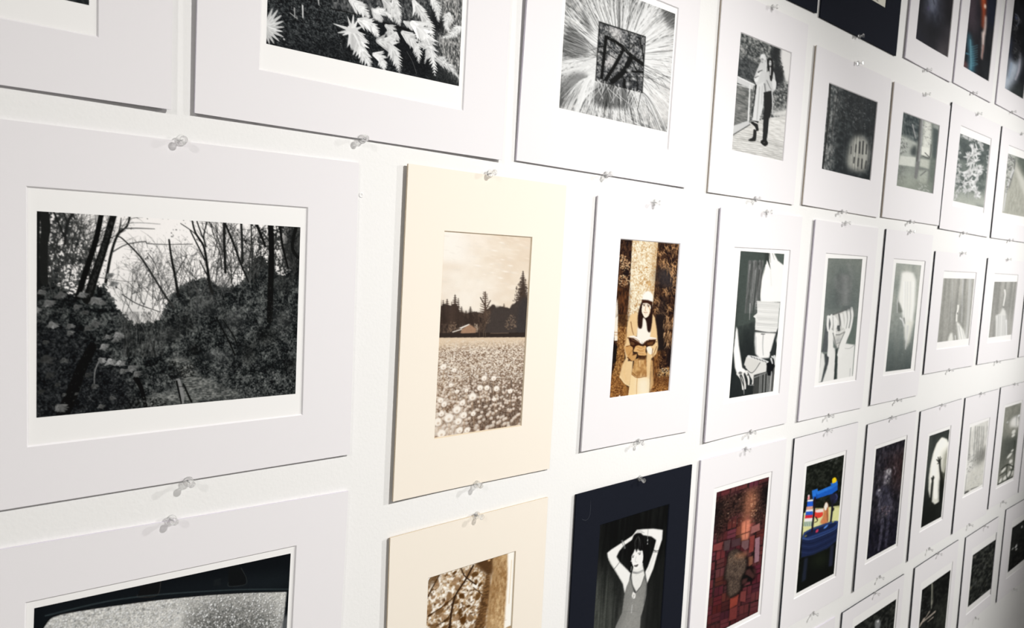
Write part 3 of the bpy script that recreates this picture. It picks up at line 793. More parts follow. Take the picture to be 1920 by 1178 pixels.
def paint_a2():
    p = Pic('A2', ex=1.02, res=0.9, cap=330)
    n1, n2 = p.noise(4), p.noise(1.8, 1.8, 2)
    p.a = tone((10, 13, 15), (120, 124, 124), np.clip(n1 * 0.35 + n2 * 0.75 - 0.35, 0, 1))
    p.crop(480, 0, 3.927)
    p.mix(p.mask([(260, 300), (900, 330), (900, 480), (130, 330)], True, 12) * 0.6, (18, 20, 22))
    p.mix(p.mask([(550, -700), (1520, -700), (1520, 260), (1150, 210), (850, 135), (550, 62)], False, 1) * 0.55, tone((20, 22, 24), (170, 170, 168), p.noise(3, 5)))
    p.mix(p.mask([(860, 140), (1160, 215), (1300, 300), (1300, 560), (1080, 520), (900, 300)], True, 8) * 0.8, (14, 16, 18))
    p.mix(p.mask([(1340, -700), (1520, -700), (1500, 640), (1330, 450)], False, 8) * 0.85, tone((40, 42, 42), (215, 213, 209), p.noise(2.2, 6)))
    p.mix(p.mask([(1280, 60), (1380, 140), (1380, 240), (1290, 220)], True, 5) * 0.9, (14, 16, 18))
    p.mix(p.mask([(1330, 460), (1500, 600), (1490, 640), (1250, 580)], False, 5) * 0.6, (30, 32, 32))
    p.line([(550, 62), (720, 100), (870, 140)], 7, g(10))
    p.line([(870, 140), (1000, 185), (1150, 225)], 10, g(8))
    p.scatter(900, [(100, -700), (760, -700), (780, 470), (100, 330)], (0.6, 1.7), [g(120), g(85), g(8), g(150)], thin=0.45, a=0.7)
    for x0, y0, y1, v in ((283, 60, 130, 150), (343, 40, 130, 215), (460, 0, 35, 170), (300, 120, 140, 120), (400, -200, -60, 170), (250, -300, -190, 150)):
        p.line([(x0, y0), (x0 + 3, y1)], 9, g(v), 6)
    p.line([(250, 95), (305, 138)], 6, g(150))
    p.dab(207, 288, 7, 7, 0, g(200))
    # white rosette at the left border
    for a_, L in ((-1.2, 150), (-0.95, 160), (-0.65, 150), (-0.35, 140), (-0.05, 140), (0.2, 130), (0.45, 150), (0.75, 140), (1.05, 130), (1.3, 120)):
        p.line([(66, 205), (66 + math.cos(a_) * L * .5, 205 + math.sin(a_) * L * .5), (66 + math.cos(a_) * L, 205 + math.sin(a_) * L)], 38, g(p.rng.uniform(190, 228)), 5)
        p.line([(66, 205), (66 + math.cos(a_) * L, 205 + math.sin(a_) * L)], 3, g(120), 2, a=.6)
    # fronds
    fr = [([(640, -260), (720, -160), (800, -60)], 60), ([(1000, -300), (1080, -180), (1120, -40)], 60), ([(1150, -360), (1260, -220), (1300, -60)], 70), ([(860, -330), (900, -200), (980, -80)], 54), ([(1400, -300), (1450, -160), (1470, 0)], 50),
          ([(700, 5), (770, 60), (835, 130)], 62), ([(860, 70), (895, 110), (930, 160)], 44), ([(940, 0), (1000, 70), (1060, 190)], 56), ([(1010, -20), (1040, 60), (1062, 180)], 40), ([(760, 150), (850, 190), (905, 280)], 60), ([(960, 190), (985, 215), (975, 270)], 46),
          ([(870, 80), (960, 95), (1010, 160)], 36), ([(1160, 10), (1210, 90), (1270, 180), (1310, 330)], 62), ([(1290, -10), (1330, 60), (1340, 160)], 46), ([(1090, 160), (1130, 190), (1150, 225)], 30),
          ([(1080, 240), (1150, 300), (1190, 380), (1198, 465)], 62), ([(1030, 240), (1010, 290), (930, 300)], 40), ([(900, 300), (985, 330), (1030, 430), (1055, 535)], 74), ([(870, 400), (920, 430), (945, 520)], 52),
          ([(1150, 170), (1235, 250), (1290, 380), (1315, 560)], 84), ([(1190, 330), (1260, 340), (1240, 470)], 34), ([(1330, 430), (1420, 490), (1495, 580)], 46), ([(1420, 100), (1400, 190), (1420, 240)], 46), ([(1500, 200), (1430, 260), (1360, 280)], 40),
          ([(700, 210), (745, 290), (790, 400), (850, 500)], 92)]
    for pts, w in fr:
        ferny(p, pts, w * 1.5, g(p.rng.uniform(212, 238)), g(96), 17)
    for a_, L in ((3.0, 110), (2.7, 80), (-1.9, 110), (-1.5, 120), (-1.1, 90), (0.3, 100), (3.5, 150), (-0.4, 80)):
        p.line([(710, 225), (710 + math.cos(a_) * L * .5, 225 + math.sin(a_) * L * .5), (710 + math.cos(a_) * L, 225 + math.sin(a_) * L)], 34, g(p.rng.uniform(200, 235)), 3)
    p.line([(1110, 380), (1150, 450), (1180, 540)], 3, g(90), 3)
    p.scatter(500, [(1330, 0), (1515, 0), (1495, 630), (1350, 470)], (0.8, 2.0), [g(225), g(60), g(170)], thin=0.3, a=0.7, ang=1.2)
    return p.done()


def paint_a3():
    p = Pic('A3', ex=1.3, res=0.95)
    n1 = p.noise(5)
    p.a = tone((104, 106, 106), (206, 205, 202), n1)
    p.crop(960, 0, 5.89)
    for pts, v in (([(650, 260), (860, 420), (820, 610), (570, 600), (580, 400)], 52), ([(770, 100), (860, 260), (900, 420), (800, 300)], 70), ([(530, 900), (750, 760), (900, 900), (760, 1100), (520, 1170)], 96), ([(950, 900), (1250, 960), (1320, 1160), (900, 1160)], 42), ([(1650, 100), (1800, 150), (1790, 330), (1700, 280)], 92), ([(1640, 840), (1770, 860), (1760, 900), (1680, 890)], 45), ([(760, 545), (830, 560), (820, 610), (760, 600)], 30)):
        p.poly(pts, g(v), 0.9, True, 2)
    p.mix(p.mask([(1480, 250), (1800, 330), (1740, 1400), (1440, 1300)], False, 10) * 0.75, (238, 236, 233))
    p.scatter(260, [(1470, 300), (1790, 150), (1740, 1200), (1450, 1100)], (0.8, 2.6), [g(120), g(160), g(90)], thin=0.3, a=0.4, ang=-0.6)
    cx, cy = 1190, 620
    def blade(a_, r0, L, v, w, bend):
        pts = []
        for f in (0, .35, .7, 1):
            aa = a_ + bend * f * f
            pts.append((cx + math.cos(aa) * (r0 + L * f), cy + math.sin(aa) * (r0 + L * f)))
        p.line(pts, w, g(v), w * 0.5)
    for i in range(1500):
        a_ = p.rng.uniform(-math.pi, math.pi)
        up_ = -2.4 < a_ < -0.6
        dn_ = 0.5 < a_ < 2.9
        if dn_ and p.rng.random() < 0.35:
            continue
        bend = p.rng.normal(0, 0.10) + (0.55 if math.cos(a_) < -0.1 and a_ > 1.6 else 0) * -p.rng.random()
        if abs(a_) > 2.5:
            bend = -0.35 * p.rng.random() if a_ > 0 else 0.1
        v = p.rng.choice([252, 244, 230, 210, 70, 140], p=[.34, .27, .17, .1, .06, .06])
        blade(a_, p.rng.uniform(120, 300), p.rng.uniform(260, 700), v, p.rng.uniform(4, 9), bend)
    for i in range(46):                      # arching white blades at the lower left
        x1 = p.rng.uniform(520, 760)
        y1 = p.rng.uniform(820, 1320)
        p.line([(940, p.rng.uniform(620, 880)), ((940 + x1) / 2 + 40, p.rng.uniform(660, 860)), (x1 + 60, y1 - 130), (x1, y1)], p.rng.uniform(6, 12), g(p.rng.uniform(225, 252)), 4)
    for i in range(30):                      # and flat ones at the left
        y1 = p.rng.uniform(590, 900)
        p.line([(940, p.rng.uniform(600, 800)), (750, y1 - 40), (540, y1)], p.rng.uniform(5, 10), g(p.rng.uniform(215, 250)), 4)
    for i in range(60):                      # falling below the mirror
        x1 = p.rng.uniform(560, 1740)
        p.line([(1150 + (x1 - 1150) * .25, 930), (1150 + (x1 - 1150) * .65, 1080), (x1, 1480)], p.rng.uniform(5, 10), g(p.rng.choice([248, 235, 60, 210])), 4)
    for i in range(50):
        x = p.rng.uniform(620, 1560)
        p.line([(1190 + (x - 1190) * .55, 330), (x, -30), (1190 + (x - 1190) * 1.25, -300)], p.rng.uniform(4, 8), g(p.rng.choice([250, 240, 100, 150, 225])), 4)
    for pts, v in (([(640, 280), (740, 380), (840, 500), (820, 610), (570, 600), (580, 400)], 50), ([(770, 110), (850, 250), (880, 380), (800, 280)], 70), ([(530, 920), (700, 800), (860, 860), (740, 1050), (520, 1170)], 84), ([(960, 920), (1260, 970), (1330, 1180), (920, 1150)], 44), ([(1660, 110), (1800, 150), (1790, 320), (1710, 270)], 80)):
        p.poly(pts, g(v), .62, True, 3)
    for i in range(34):
        y1 = p.rng.uniform(330, 640)
        p.line([(940, p.rng.uniform(520, 640)), (760, y1 + 30), (570, y1 - p.rng.uniform(0, 90))], p.rng.uniform(3, 6), g(p.rng.choice([225, 200, 60, 90])), 3, a=.7)
    for i in range(40):
        x1 = p.rng.uniform(520, 900)
        p.line([(p.rng.uniform(930, 1000), p.rng.uniform(780, 900)), ((950 + x1) / 2, 860 + (940 - x1) * .1), (x1, 1170 + p.rng.uniform(-160, 200))], p.rng.uniform(5, 10), g(p.rng.uniform(228, 252)), 4)
    quad = [(965, 243), (1472, 408), (1437, 1022), (925, 888)]
    M = p.mask(quad)
    keep = p.a.copy()
    n2, n3 = p.noise(3.2), p.noise(1.6)
    p.a = tone((30, 33, 36), (205, 204, 202), np.clip((n2 * .6 + n3 * .6 - .27) * 1.25, 0, 1))
    p.mix(p.mask([(1070, 300), (1200, 330), (1200, 480), (1120, 420)], True, 4) * .8, (232, 230, 228))
    p.mix(p.mask([(1040, 640), (1130, 600), (1150, 680), (1040, 760)], True, 3) * .85, (228, 226, 224))
    p.mix(p.mask([(1060, 880), (1437, 900), (1437, 1030), (940, 890)], False, 5) * .7, (28, 30, 33))
    for i in range(70):
        x, y = p.rng.uniform(950, 1460), p.rng.uniform(300, 950)
        p.line([(x, y), (x + p.rng.normal(0, 40), y + p.rng.normal(0, 60)), (x + p.rng.normal(0, 60), y + p.rng.normal(0, 90))], 4, g(25), 2)
    for pts, w0, w1 in (([(1040, 405), (1020, 600), (990, 860)], 34, 30), ([(1045, 410), (1200, 500), (1300, 600), (1450, 715)], 34, 44), ([(1225, 550), (1150, 700), (1030, 890)], 36, 34), ([(1310, 635), (1240, 780), (1110, 900)], 48, 56),
                        ([(1240, 800), (1330, 790), (1445, 795)], 18, 22), ([(1300, 620), (1380, 780), (1430, 800)], 12, 12), ([(950, 520), (1010, 515)], 12, 12), ([(945, 575), (1060, 595), (1170, 670)], 11, 8), ([(1060, 500), (1180, 610)], 9, 7), ([(1280, 340), (1300, 440), (1290, 560)], 10, 6), ([(1400, 420), (1440, 560), (1455, 700)], 16, 10), ([(1290, 930), (1300, 850)], 10, 8), ([(1380, 840), (1385, 1000)], 10, 12), ([(1240, 880), (1240, 980)], 30, 36), ([(1180, 850), (1440, 850)], 6, 5), ([(1440, 540), (1360, 480), (1300, 560)], 6, 5)):
        p.line(pts, w0, g(17), w1)
    for x, y, rx, ry in ((1290, 780, 40, 30), (1280, 930, 30, 40), (1420, 600, 10, 60), (1340, 870, 30, 20)):
        p.dab(x, y, rx, ry, 0.2, g(222), 0.8, hard=.8)
    p.scatter(130, [(970, 260), (1470, 420), (1440, 760), (1250, 560), (1050, 410), (960, 480)], (.6, 1.6), [g(226), g(205), g(40)], a=.7)
    p.scatter(70, [(1060, 450), (1220, 560), (1030, 860)], (.6, 1.8), [g(228), g(190), g(30)], a=.7)
    inner = p.a.copy()
    p.a = keep
    p.mix(M, inner)
    for a_, b_ in zip(quad, quad[1:] + quad[:1]):
        p.line([a_, b_], 12 if a_[1] < 300 else 8, g(22), smooth=False)
    for i in range(24):                      # blades crossing the mirror's lower border
        x = p.rng.uniform(940, 1440)
        y = 890 + (x - 925) * .26
        p.line([(x, y + p.rng.uniform(-30, 20)), (x + p.rng.normal(0, 30), y + 60), (x + p.rng.normal(0, 90), y + 190)], 7, g(p.rng.choice([245, 225, 30])), 4)
    return p.done()


def paint_a4():
    p = Pic('A4', ex=1.15, res=1.0)
    n1, n2 = p.noise(4), p.noise(2)
    p.a = tone((40, 44, 44), (196, 196, 192), np.clip((n1 * .6 + n2 * .55 - .25) * 1.2, 0, 1))
    p.crop(1280, 0, 5.89)
    p.mix(p.mask([(610, 640), (830, 700), (800, 920), (610, 850)], True, 4) * .6, (40, 44, 46))
    p.poly([(1080, 530), (1220, 590), (1165, 900), (1120, 860), (1090, 700)], (232, 231, 228), 1, True, 1.5)
    p.poly([(1000, 510), (1078, 540), (1060, 690), (1110, 820), (1090, 930), (1000, 980), (960, 900), (1010, 700), (970, 640)], (26, 29, 30), .92, True, 2)
    p.scatter(60, [(1060, 560), (1120, 800), (1080, 880)], (1, 2.4), [g(30)], a=.9)
    p.scatter(60, [(1100, 850), (1200, 880), (1160, 1180), (1000, 1180), (1000, 950)], (1, 2.5), [g(90), g(140)], a=.7)
    # deck
    deck = p.mask([(545, 1480), (560, 1460), (740, 1360), (960, 1300), (1150, 1280), (1200, 1300), (1110, 1800), (530, 1680)])
    p.mix(deck, tone((190, 189, 184), (234, 233, 229), p.noise(10, 2)))
    for i in range(13):
        y = 1440 + i * 23
        p.line([(540, y + 10), (840, y + 60 - i * 2), (1150, y + 140 - i * 5)], 4, g(p.rng.uniform(80, 150)), 3, a=.75)
    p.mix(p.mask([(1010, 1230), (1160, 1210), (1150, 1290), (990, 1270)], True, 2) * .9, (225, 224, 220))
    # railing
    p.poly([(608, 845), (790, 935), (775, 985), (600, 915)], g(205), 1)
    p.line([(612, 850), (795, 938)], 14, g(232))
    p.poly([(598, 940), (780, 990), (745, 1370), (560, 1400)], g(112), .9)
    p.mix(p.mask([(598, 940), (780, 990), (745, 1340), (570, 1370)]) * .6, tone((60, 64, 62), (165, 165, 160), p.noise(7, 1.4)))
    p.poly([(738, 935), (752, 938), (735, 1370), (715, 1375)], g(222))
    p.poly([(560, 1390), (730, 1330), (745, 1370), (555, 1490)], g(200))
    p.line([(560, 1488), (745, 1375)], 7, g(25))
    p.line([(604, 935), (775, 985)], 8, g(222))
    # the pair: hooded pale coat, and dark long hair
    p.poly([(800, 940), (770, 1330), (835, 1360), (900, 1060), (905, 930)], g(26), 1)                    # dark trouser behind the coat
    p.poly([(860, 690), (900, 660), (925, 740), (925, 900), (870, 960), (820, 940), (790, 880), (800, 830)], g(206), 1, True)
    p.poly([(820, 940), (905, 900), (890, 1180), (845, 1340), (770, 1330)], g(218), 1)                     # long skirt / coat
    p.line([(850, 960), (835, 1150), (820, 1320)], 10, g(180))
    p.line([(880, 950), (870, 1150)], 8, g(190))
    p.dab(885, 640, 30, 48, 0.1, g(226), hard=.2)
    p.dab(880, 668, 17, 32, 0.1, g(186), hard=.3)
    p.line([(870, 655), (878, 656)], 5, g(70)); p.line([(886, 658), (893, 660)], 5, g(70)); p.line([(872, 690), (884, 692)], 5, g(90))
    p.line([(905, 610), (925, 700), (915, 790)], 18, g(216), 12)
    p.poly([(800, 870), (850, 780), (880, 770), (850, 830), (830, 900), (795, 900)], g(228), 1, True)
    p.line([(835, 800), (850, 790), (880, 775)], 12, g(50), 6)
    p.line([(800, 860), (840, 840)], 9, g(80), 5)
    p.poly([(930, 800), (1000, 790), (1022, 880), (1020, 990), (975, 1020), (900, 1020), (905, 900)], g(200), 1, True)
    p.line([(930, 890), (960, 960), (985, 1000)], 12, g(140), 8)
    p.line([(905, 930), (915, 1010)], 20, g(130), 14)
    p.dab(962, 690, 34, 56, 0, g(20), hard=.25)
    p.poly([(935, 660), (990, 660), (1000, 780), (985, 890), (965, 880), (955, 790), (940, 780)], g(18), 1, True)
    p.dab(966, 700, 16, 38, 0, g(205), hard=.3)
    p.line([(958, 690), (962, 690)], 5, g(60)); p.line([(970, 692), (975, 692)], 5, g(60)); p.line([(962, 722), (970, 722)], 5, g(100))
    p.line([(968, 750), (966, 830)], 14, g(216), 10)
    p.poly([(990, 880), (1030, 900), (1025, 985), (995, 975)], g(222), 1, True)
    p.poly([(895, 1020), (985, 1000), (985, 1180), (965, 1300), (955, 1300), (940, 1460), (925, 1560), (882, 1560), (890, 1340), (900, 1180)], g(24), 1)
    p.line([(985, 1000), (992, 1120), (990, 1260)], 14, g(205), 9)
    p.line([(855, 1285), (895, 1290)], 6, g(70))
    # shoes
    p.poly([(760, 1338), (830, 1370), (842, 1440), (815, 1450), (800, 1400), (755, 1360)], g(22), 1)
    p.poly([(785, 1430), (815, 1450), (810, 1540), (790, 1560), (735, 1556), (730, 1540), (775, 1510)], g(26), 1, True)
    p.poly([(882, 1540), (918, 1540), (940, 1570), (935, 1600), (905, 1612), (865, 1580), (862, 1556)], g(20), 1, True)
    p.line([(890, 1575), (905, 1570)], 5, g(110))
    p.line([(645, 350), (1215, 595)], 9, g(45))
    p.line([(1212, 590), (1108, 1795)], 7, g(60))
    return p.done()


def paint_a5():
    p = Pic('A5', ex=1.12, res=1.0)
    n1, n2 = p.noise(6), p.noise(3, 4)
    p.a = tone((24, 29, 31), (104, 111, 110), np.clip(n1 * .55 + n2 * .5 - .4, 0, 1))
    p.crop(1280, 0, 5.89)
    p.mix(p.mask([(1600, 900), (1760, 1000), (1640, 1500), (1700, 1700), (1560, 1960), (1530, 1900)], True, 6) * .75, tone((60, 66, 66), (196, 196, 192), np.clip(n2 * 1.5 - .3, 0, 1)))
    p.mix(p.mask([(1760, 980), (2180, 1130), (2140, 1500), (1980, 1400), (1850, 1300), (1800, 1150)], True, 8) * .55, (30, 35, 38))
    p.mix(p.mask([(1820, 1450), (2000, 1620), (1900, 1960), (1700, 1900), (1780, 1600)], True, 8) * .5, (38, 43, 46))
    p.scatter(260, [(1700, 930), (2000, 1080), (1960, 1400), (1700, 1300)], (.8, 2), [g(150), g(22), g(26), g(110)], a=.7)
    p.scatter(150, [(1560, 1300), (1720, 1350), (1700, 1650), (1560, 1850)], (.8, 2), [g(175), g(40), g(140)], a=.7)
    p.line([(1632, 930), (1600, 1400), (1545, 1890)], 20, g(30), 14)
    p.line([(1720, 960), (1690, 1200), (1650, 1450)], 8, g(40), 6)
    p.crop(1600, 200, 5.89)
    p.mix(p.mask([(20, 330), (120, 340), (160, 420), (170, 560), (120, 700), (60, 710), (-60, 660), (-40, 440)], True, 4) * .92, (196, 196, 186))
    for x0, y0, x1, y1, w in ((70, 390, 65, 510, 18), (108, 385, 100, 520, 20), (145, 420, 138, 520, 16), (55, 570, 48, 655, 16), (95, 580, 88, 680, 18), (140, 600, 128, 680, 16), (30, 420, 22, 500, 14), (10, 560, 4, 620, 14), (-20, 440, -26, 520, 12)):
        p.line([(x0, y0), (x1, y1)], w, g(70))
    p.line([(195, 340), (185, 520), (160, 700)], 8, g(110), 6, a=.6)
    for _ in range(26):
        x = p.rng.uniform(-260, 240)
        p.line([(x, -120), (x - 20, 250), (x - 50, 700)], p.rng.uniform(3, 8), g(p.rng.choice([28, 34, 90])), 4, a=.45)
    p.scatter(40, [(-200, -60), (250, -40), (230, 300), (-150, 250)], (1, 2), [g(190), g(170)], a=.6)
    p.line([(268, -60), (230, 300), (186, 812)], 14, g(8))
    p.crop(1280, 0, 5.89)
    p.line([(1608, 912), (1880, 1020), (2158, 1120)], 10, g(12))
    return p.done()


def paint_a6():
    p = Pic('A6', ex=0.92, res=1.05)
    p.fill((112, 118, 112))
    p.crop(1600, 200, 5.89)
    n1, n2 = p.noise(5), p.noise(2)
    p.mix(p.mask([(550, 60), (760, 130), (720, 420), (690, 420), (530, 330)], False, 3), tone((44, 52, 54), (140, 146, 142), np.clip(n1 * .6 + p.noise(2, 6) * .5 - .25, 0, 1)))
    p.poly([(525, 320), (700, 400), (680, 660), (500, 640), (515, 540)], (176, 180, 172), .95, False, 2)
    p.poly([(560, 380), (690, 420), (690, 540), (520, 540)], (150, 154, 148), .7, True, 3)
    p.poly([(640, 470), (690, 430), (695, 540), (640, 530)], (52, 58, 58), .9, True, 2)
    p.poly([(520, 545), (690, 560), (680, 665), (500, 640)], (196, 198, 190), .9)
    p.scatter(90, [(515, 330), (600, 380), (590, 520), (510, 540)], (.8, 2), [g(70), g(200), g(60)], a=.7)
    p.poly([(780, 150), (860, 180), (850, 560), (750, 540)], (206, 207, 198), .95, False, 2)
    p.scatter(80, [(775, 160), (860, 190), (850, 460), (760, 420)], (.8, 2.2), [g(120), g(90), g(220)], a=.6)
    p.poly([(755, 440), (835, 460), (830, 550), (750, 530)], (214, 215, 206), .9)
    p.line([(765, 545), (840, 562), (855, 420)], 10, g(70), 8)
    p.line([(790, 510), (830, 550)], 9, g(60))
    p.poly([(880, 190), (950, 210), (915, 580), (870, 580)], (66, 74, 74), .9, False, 2)
    p.poly([(880, 190), (950, 215), (945, 262), (880, 235)], (150, 154, 148), .8, False, 1)
    p.poly([(740, 570), (845, 590), (835, 690), (730, 660)], (190, 192, 182), .85, False, 1)
    p.poly([(860, 590), (910, 600), (885, 860), (830, 860)], (84, 92, 84), .6, True, 5)
    p.poly([(720, 700), (830, 705), (810, 850), (715, 830)], (164, 168, 158), .8, False, 2)
    p.line([(725, 690), (832, 706), (815, 850)], 8, g(110), 7)
    p.line([(740, 760), (800, 710)], 9, g(90))
    p.scatter(120, [(500, 640), (580, 680), (570, 850), (475, 880)], (.8, 2.2), [g(70), g(150), g(90)], a=.6)
    p.mix(p.mask([(560, 680), (700, 690), (690, 860), (540, 880)], True, 6) * .45, (176, 180, 170))
    p.scatter(60, [(720, 850), (830, 860), (850, 950), (720, 930)], (.8, 2.2), [g(200), g(120)], a=.7)
    p.line([(752, 130), (738, 400), (715, 600), (690, 780)], 40, g(112), 34)
    p.line([(765, 140), (750, 400), (728, 600)], 10, g(160), 8)
    p.line([(735, 130), (722, 380), (700, 600)], 12, g(70), 10)
    p.line([(655, 200), (690, 350)], 14, g(150), 10)
    p.mix(p.mask([(480, 760), (880, 840), (870, 960), (470, 885)], False, 6) * .35, (150, 155, 140))
    p.line([(958, 205), (925, 560), (875, 960)], 14, g(14))
    p.line([(552, 60), (760, 138), (958, 210)], 8, g(22))
    return p.done()


def paint_a7():
    p = Pic('A7', ex=1.2, res=1.1)
    p.crop(1600, 200, 5.89)
    n1 = p.noise(6)
    p.a = tone((84, 92, 90), (128, 136, 130), n1)
    p.mix(p.mask([(1180, 300), (1500, 420), (1490, 640), (1150, 560)], False, 8) * .5, (74, 82, 82))
    p.mix(p.mask([(1110, 950), (1450, 950), (1440, 1110), (1100, 1060)], False, 7) * .75, (200, 203, 192))
    p.scatter(34, [(1170, 290), (1420, 370), (1400, 430), (1180, 340)], (1.5, 4), [g(225), g(205)], a=.9)
    p.scatter(20, [(1390, 370), (1430, 390), (1430, 500), (1400, 480)], (2, 4), [g(205), g(180)], a=.8)
    p.scatter(80, [(1170, 400), (1200, 620), (1190, 960), (1110, 1040), (1130, 800)], (1.5, 3.6), [g(220), g(200)], a=.8)
    p.scatter(24, [(1470, 480), (1510, 480), (1490, 800), (1460, 780)], (1.5, 3), [g(200)], a=.7)
    for x, y, r in ((1325, 470, 60), (1350, 520, 60), (1270, 560, 55), (1300, 620, 60), (1340, 600, 60), (1260, 720, 55), (1310, 740, 65), (1370, 700, 60), (1400, 690, 45), (1240, 770, 45), (1290, 830, 55), (1340, 840, 55), (1370, 760, 55), (1250, 920, 45), (1310, 900, 45), (1350, 930, 55), (1370, 980, 40), (1230, 860, 40)):
        for j in range(9):
            a_ = p.rng.uniform(-3.14, 3.14)
            p.line([(x, y), (x + math.cos(a_) * r * .5, y + math.sin(a_) * r * .6), (x + math.cos(a_) * r, y + math.sin(a_) * r * 1.1)], 26, g(p.rng.uniform(205, 238)), 5, a=.9)
        for j in range(4):
            p.line([(x + p.rng.uniform(-25, 25), y + p.rng.uniform(-25, 25)), (x + p.rng.uniform(-35, 35), y + p.rng.uniform(-35, 35))], 7, g(125), 4, a=.6)
    p.line([(1310, 430), (1320, 520)], 18, g(235), 12)
    p.line([(1350, 420), (1370, 480)], 14, g(228), 10)
    p.line([(1290, 500), (1270, 1000)], 6, g(190), 4)
    return p.done()


def paint_a8():
    p = Pic('A8', ex=1.35, res=1.1)
    p.crop(1600, 200, 5.89)
    p.a = tone((150, 156, 148), (228, 228, 220), p.noise(2.2, 4))
    p.poly([(1770, 680), (1640, 1180), (2000, 1180), (2000, 900), (1840, 640)], (190, 190, 178), .9, True, 3)
    p.mix(p.mask([(1790, 700), (1900, 1180), (1690, 1180)], False, 6) * .7, tone((150, 152, 142), (205, 204, 192), p.noise(2, 9)))
    p.poly([(1790, 640), (1860, 760), (1930, 900), (1960, 1180), (1890, 1000), (1810, 760)], (226, 226, 216), .9, True, 2)
    p.line([(1785, 590), (1775, 700), (1720, 900)], 12, g(120), 8)
    p.line([(1770, 700), (1700, 900), (1660, 1150)], 16, g(222), 12)
    p.poly([(1800, 550), (1930, 600), (1930, 820), (1840, 680)], (92, 100, 92), .8, True, 3)
    p.scatter(110, [(1700, 520), (1790, 560), (1740, 800), (1690, 960)], (1, 2.6), [g(110), g(235), g(90)], a=.75)
    return p.done()


def fir(p, x, y0, y1, w, col, n=16, thin=False):
    """A conifer: a stem with drooping boughs."""
    p.line([(x, y0), (x, y1)], w * .05, col, w * .2)
    for i in range(n):
        f = (i + .5) / n
        y = y0 + (y1 - y0) * f
        for sd in (-1, 1):
            L = w * .62 * (f ** .75) * p.rng.uniform(.7, 1.15) + 3
            dy = L * (-.35 if thin else .22) * p.rng.uniform(.5, 1.2)
            p.line([(x, y), (x + sd * L * .6, y + dy * .5), (x + sd * L, y + dy)], (w * .09 if thin else w * .20 + 2) * (.35 + f), col, 3)


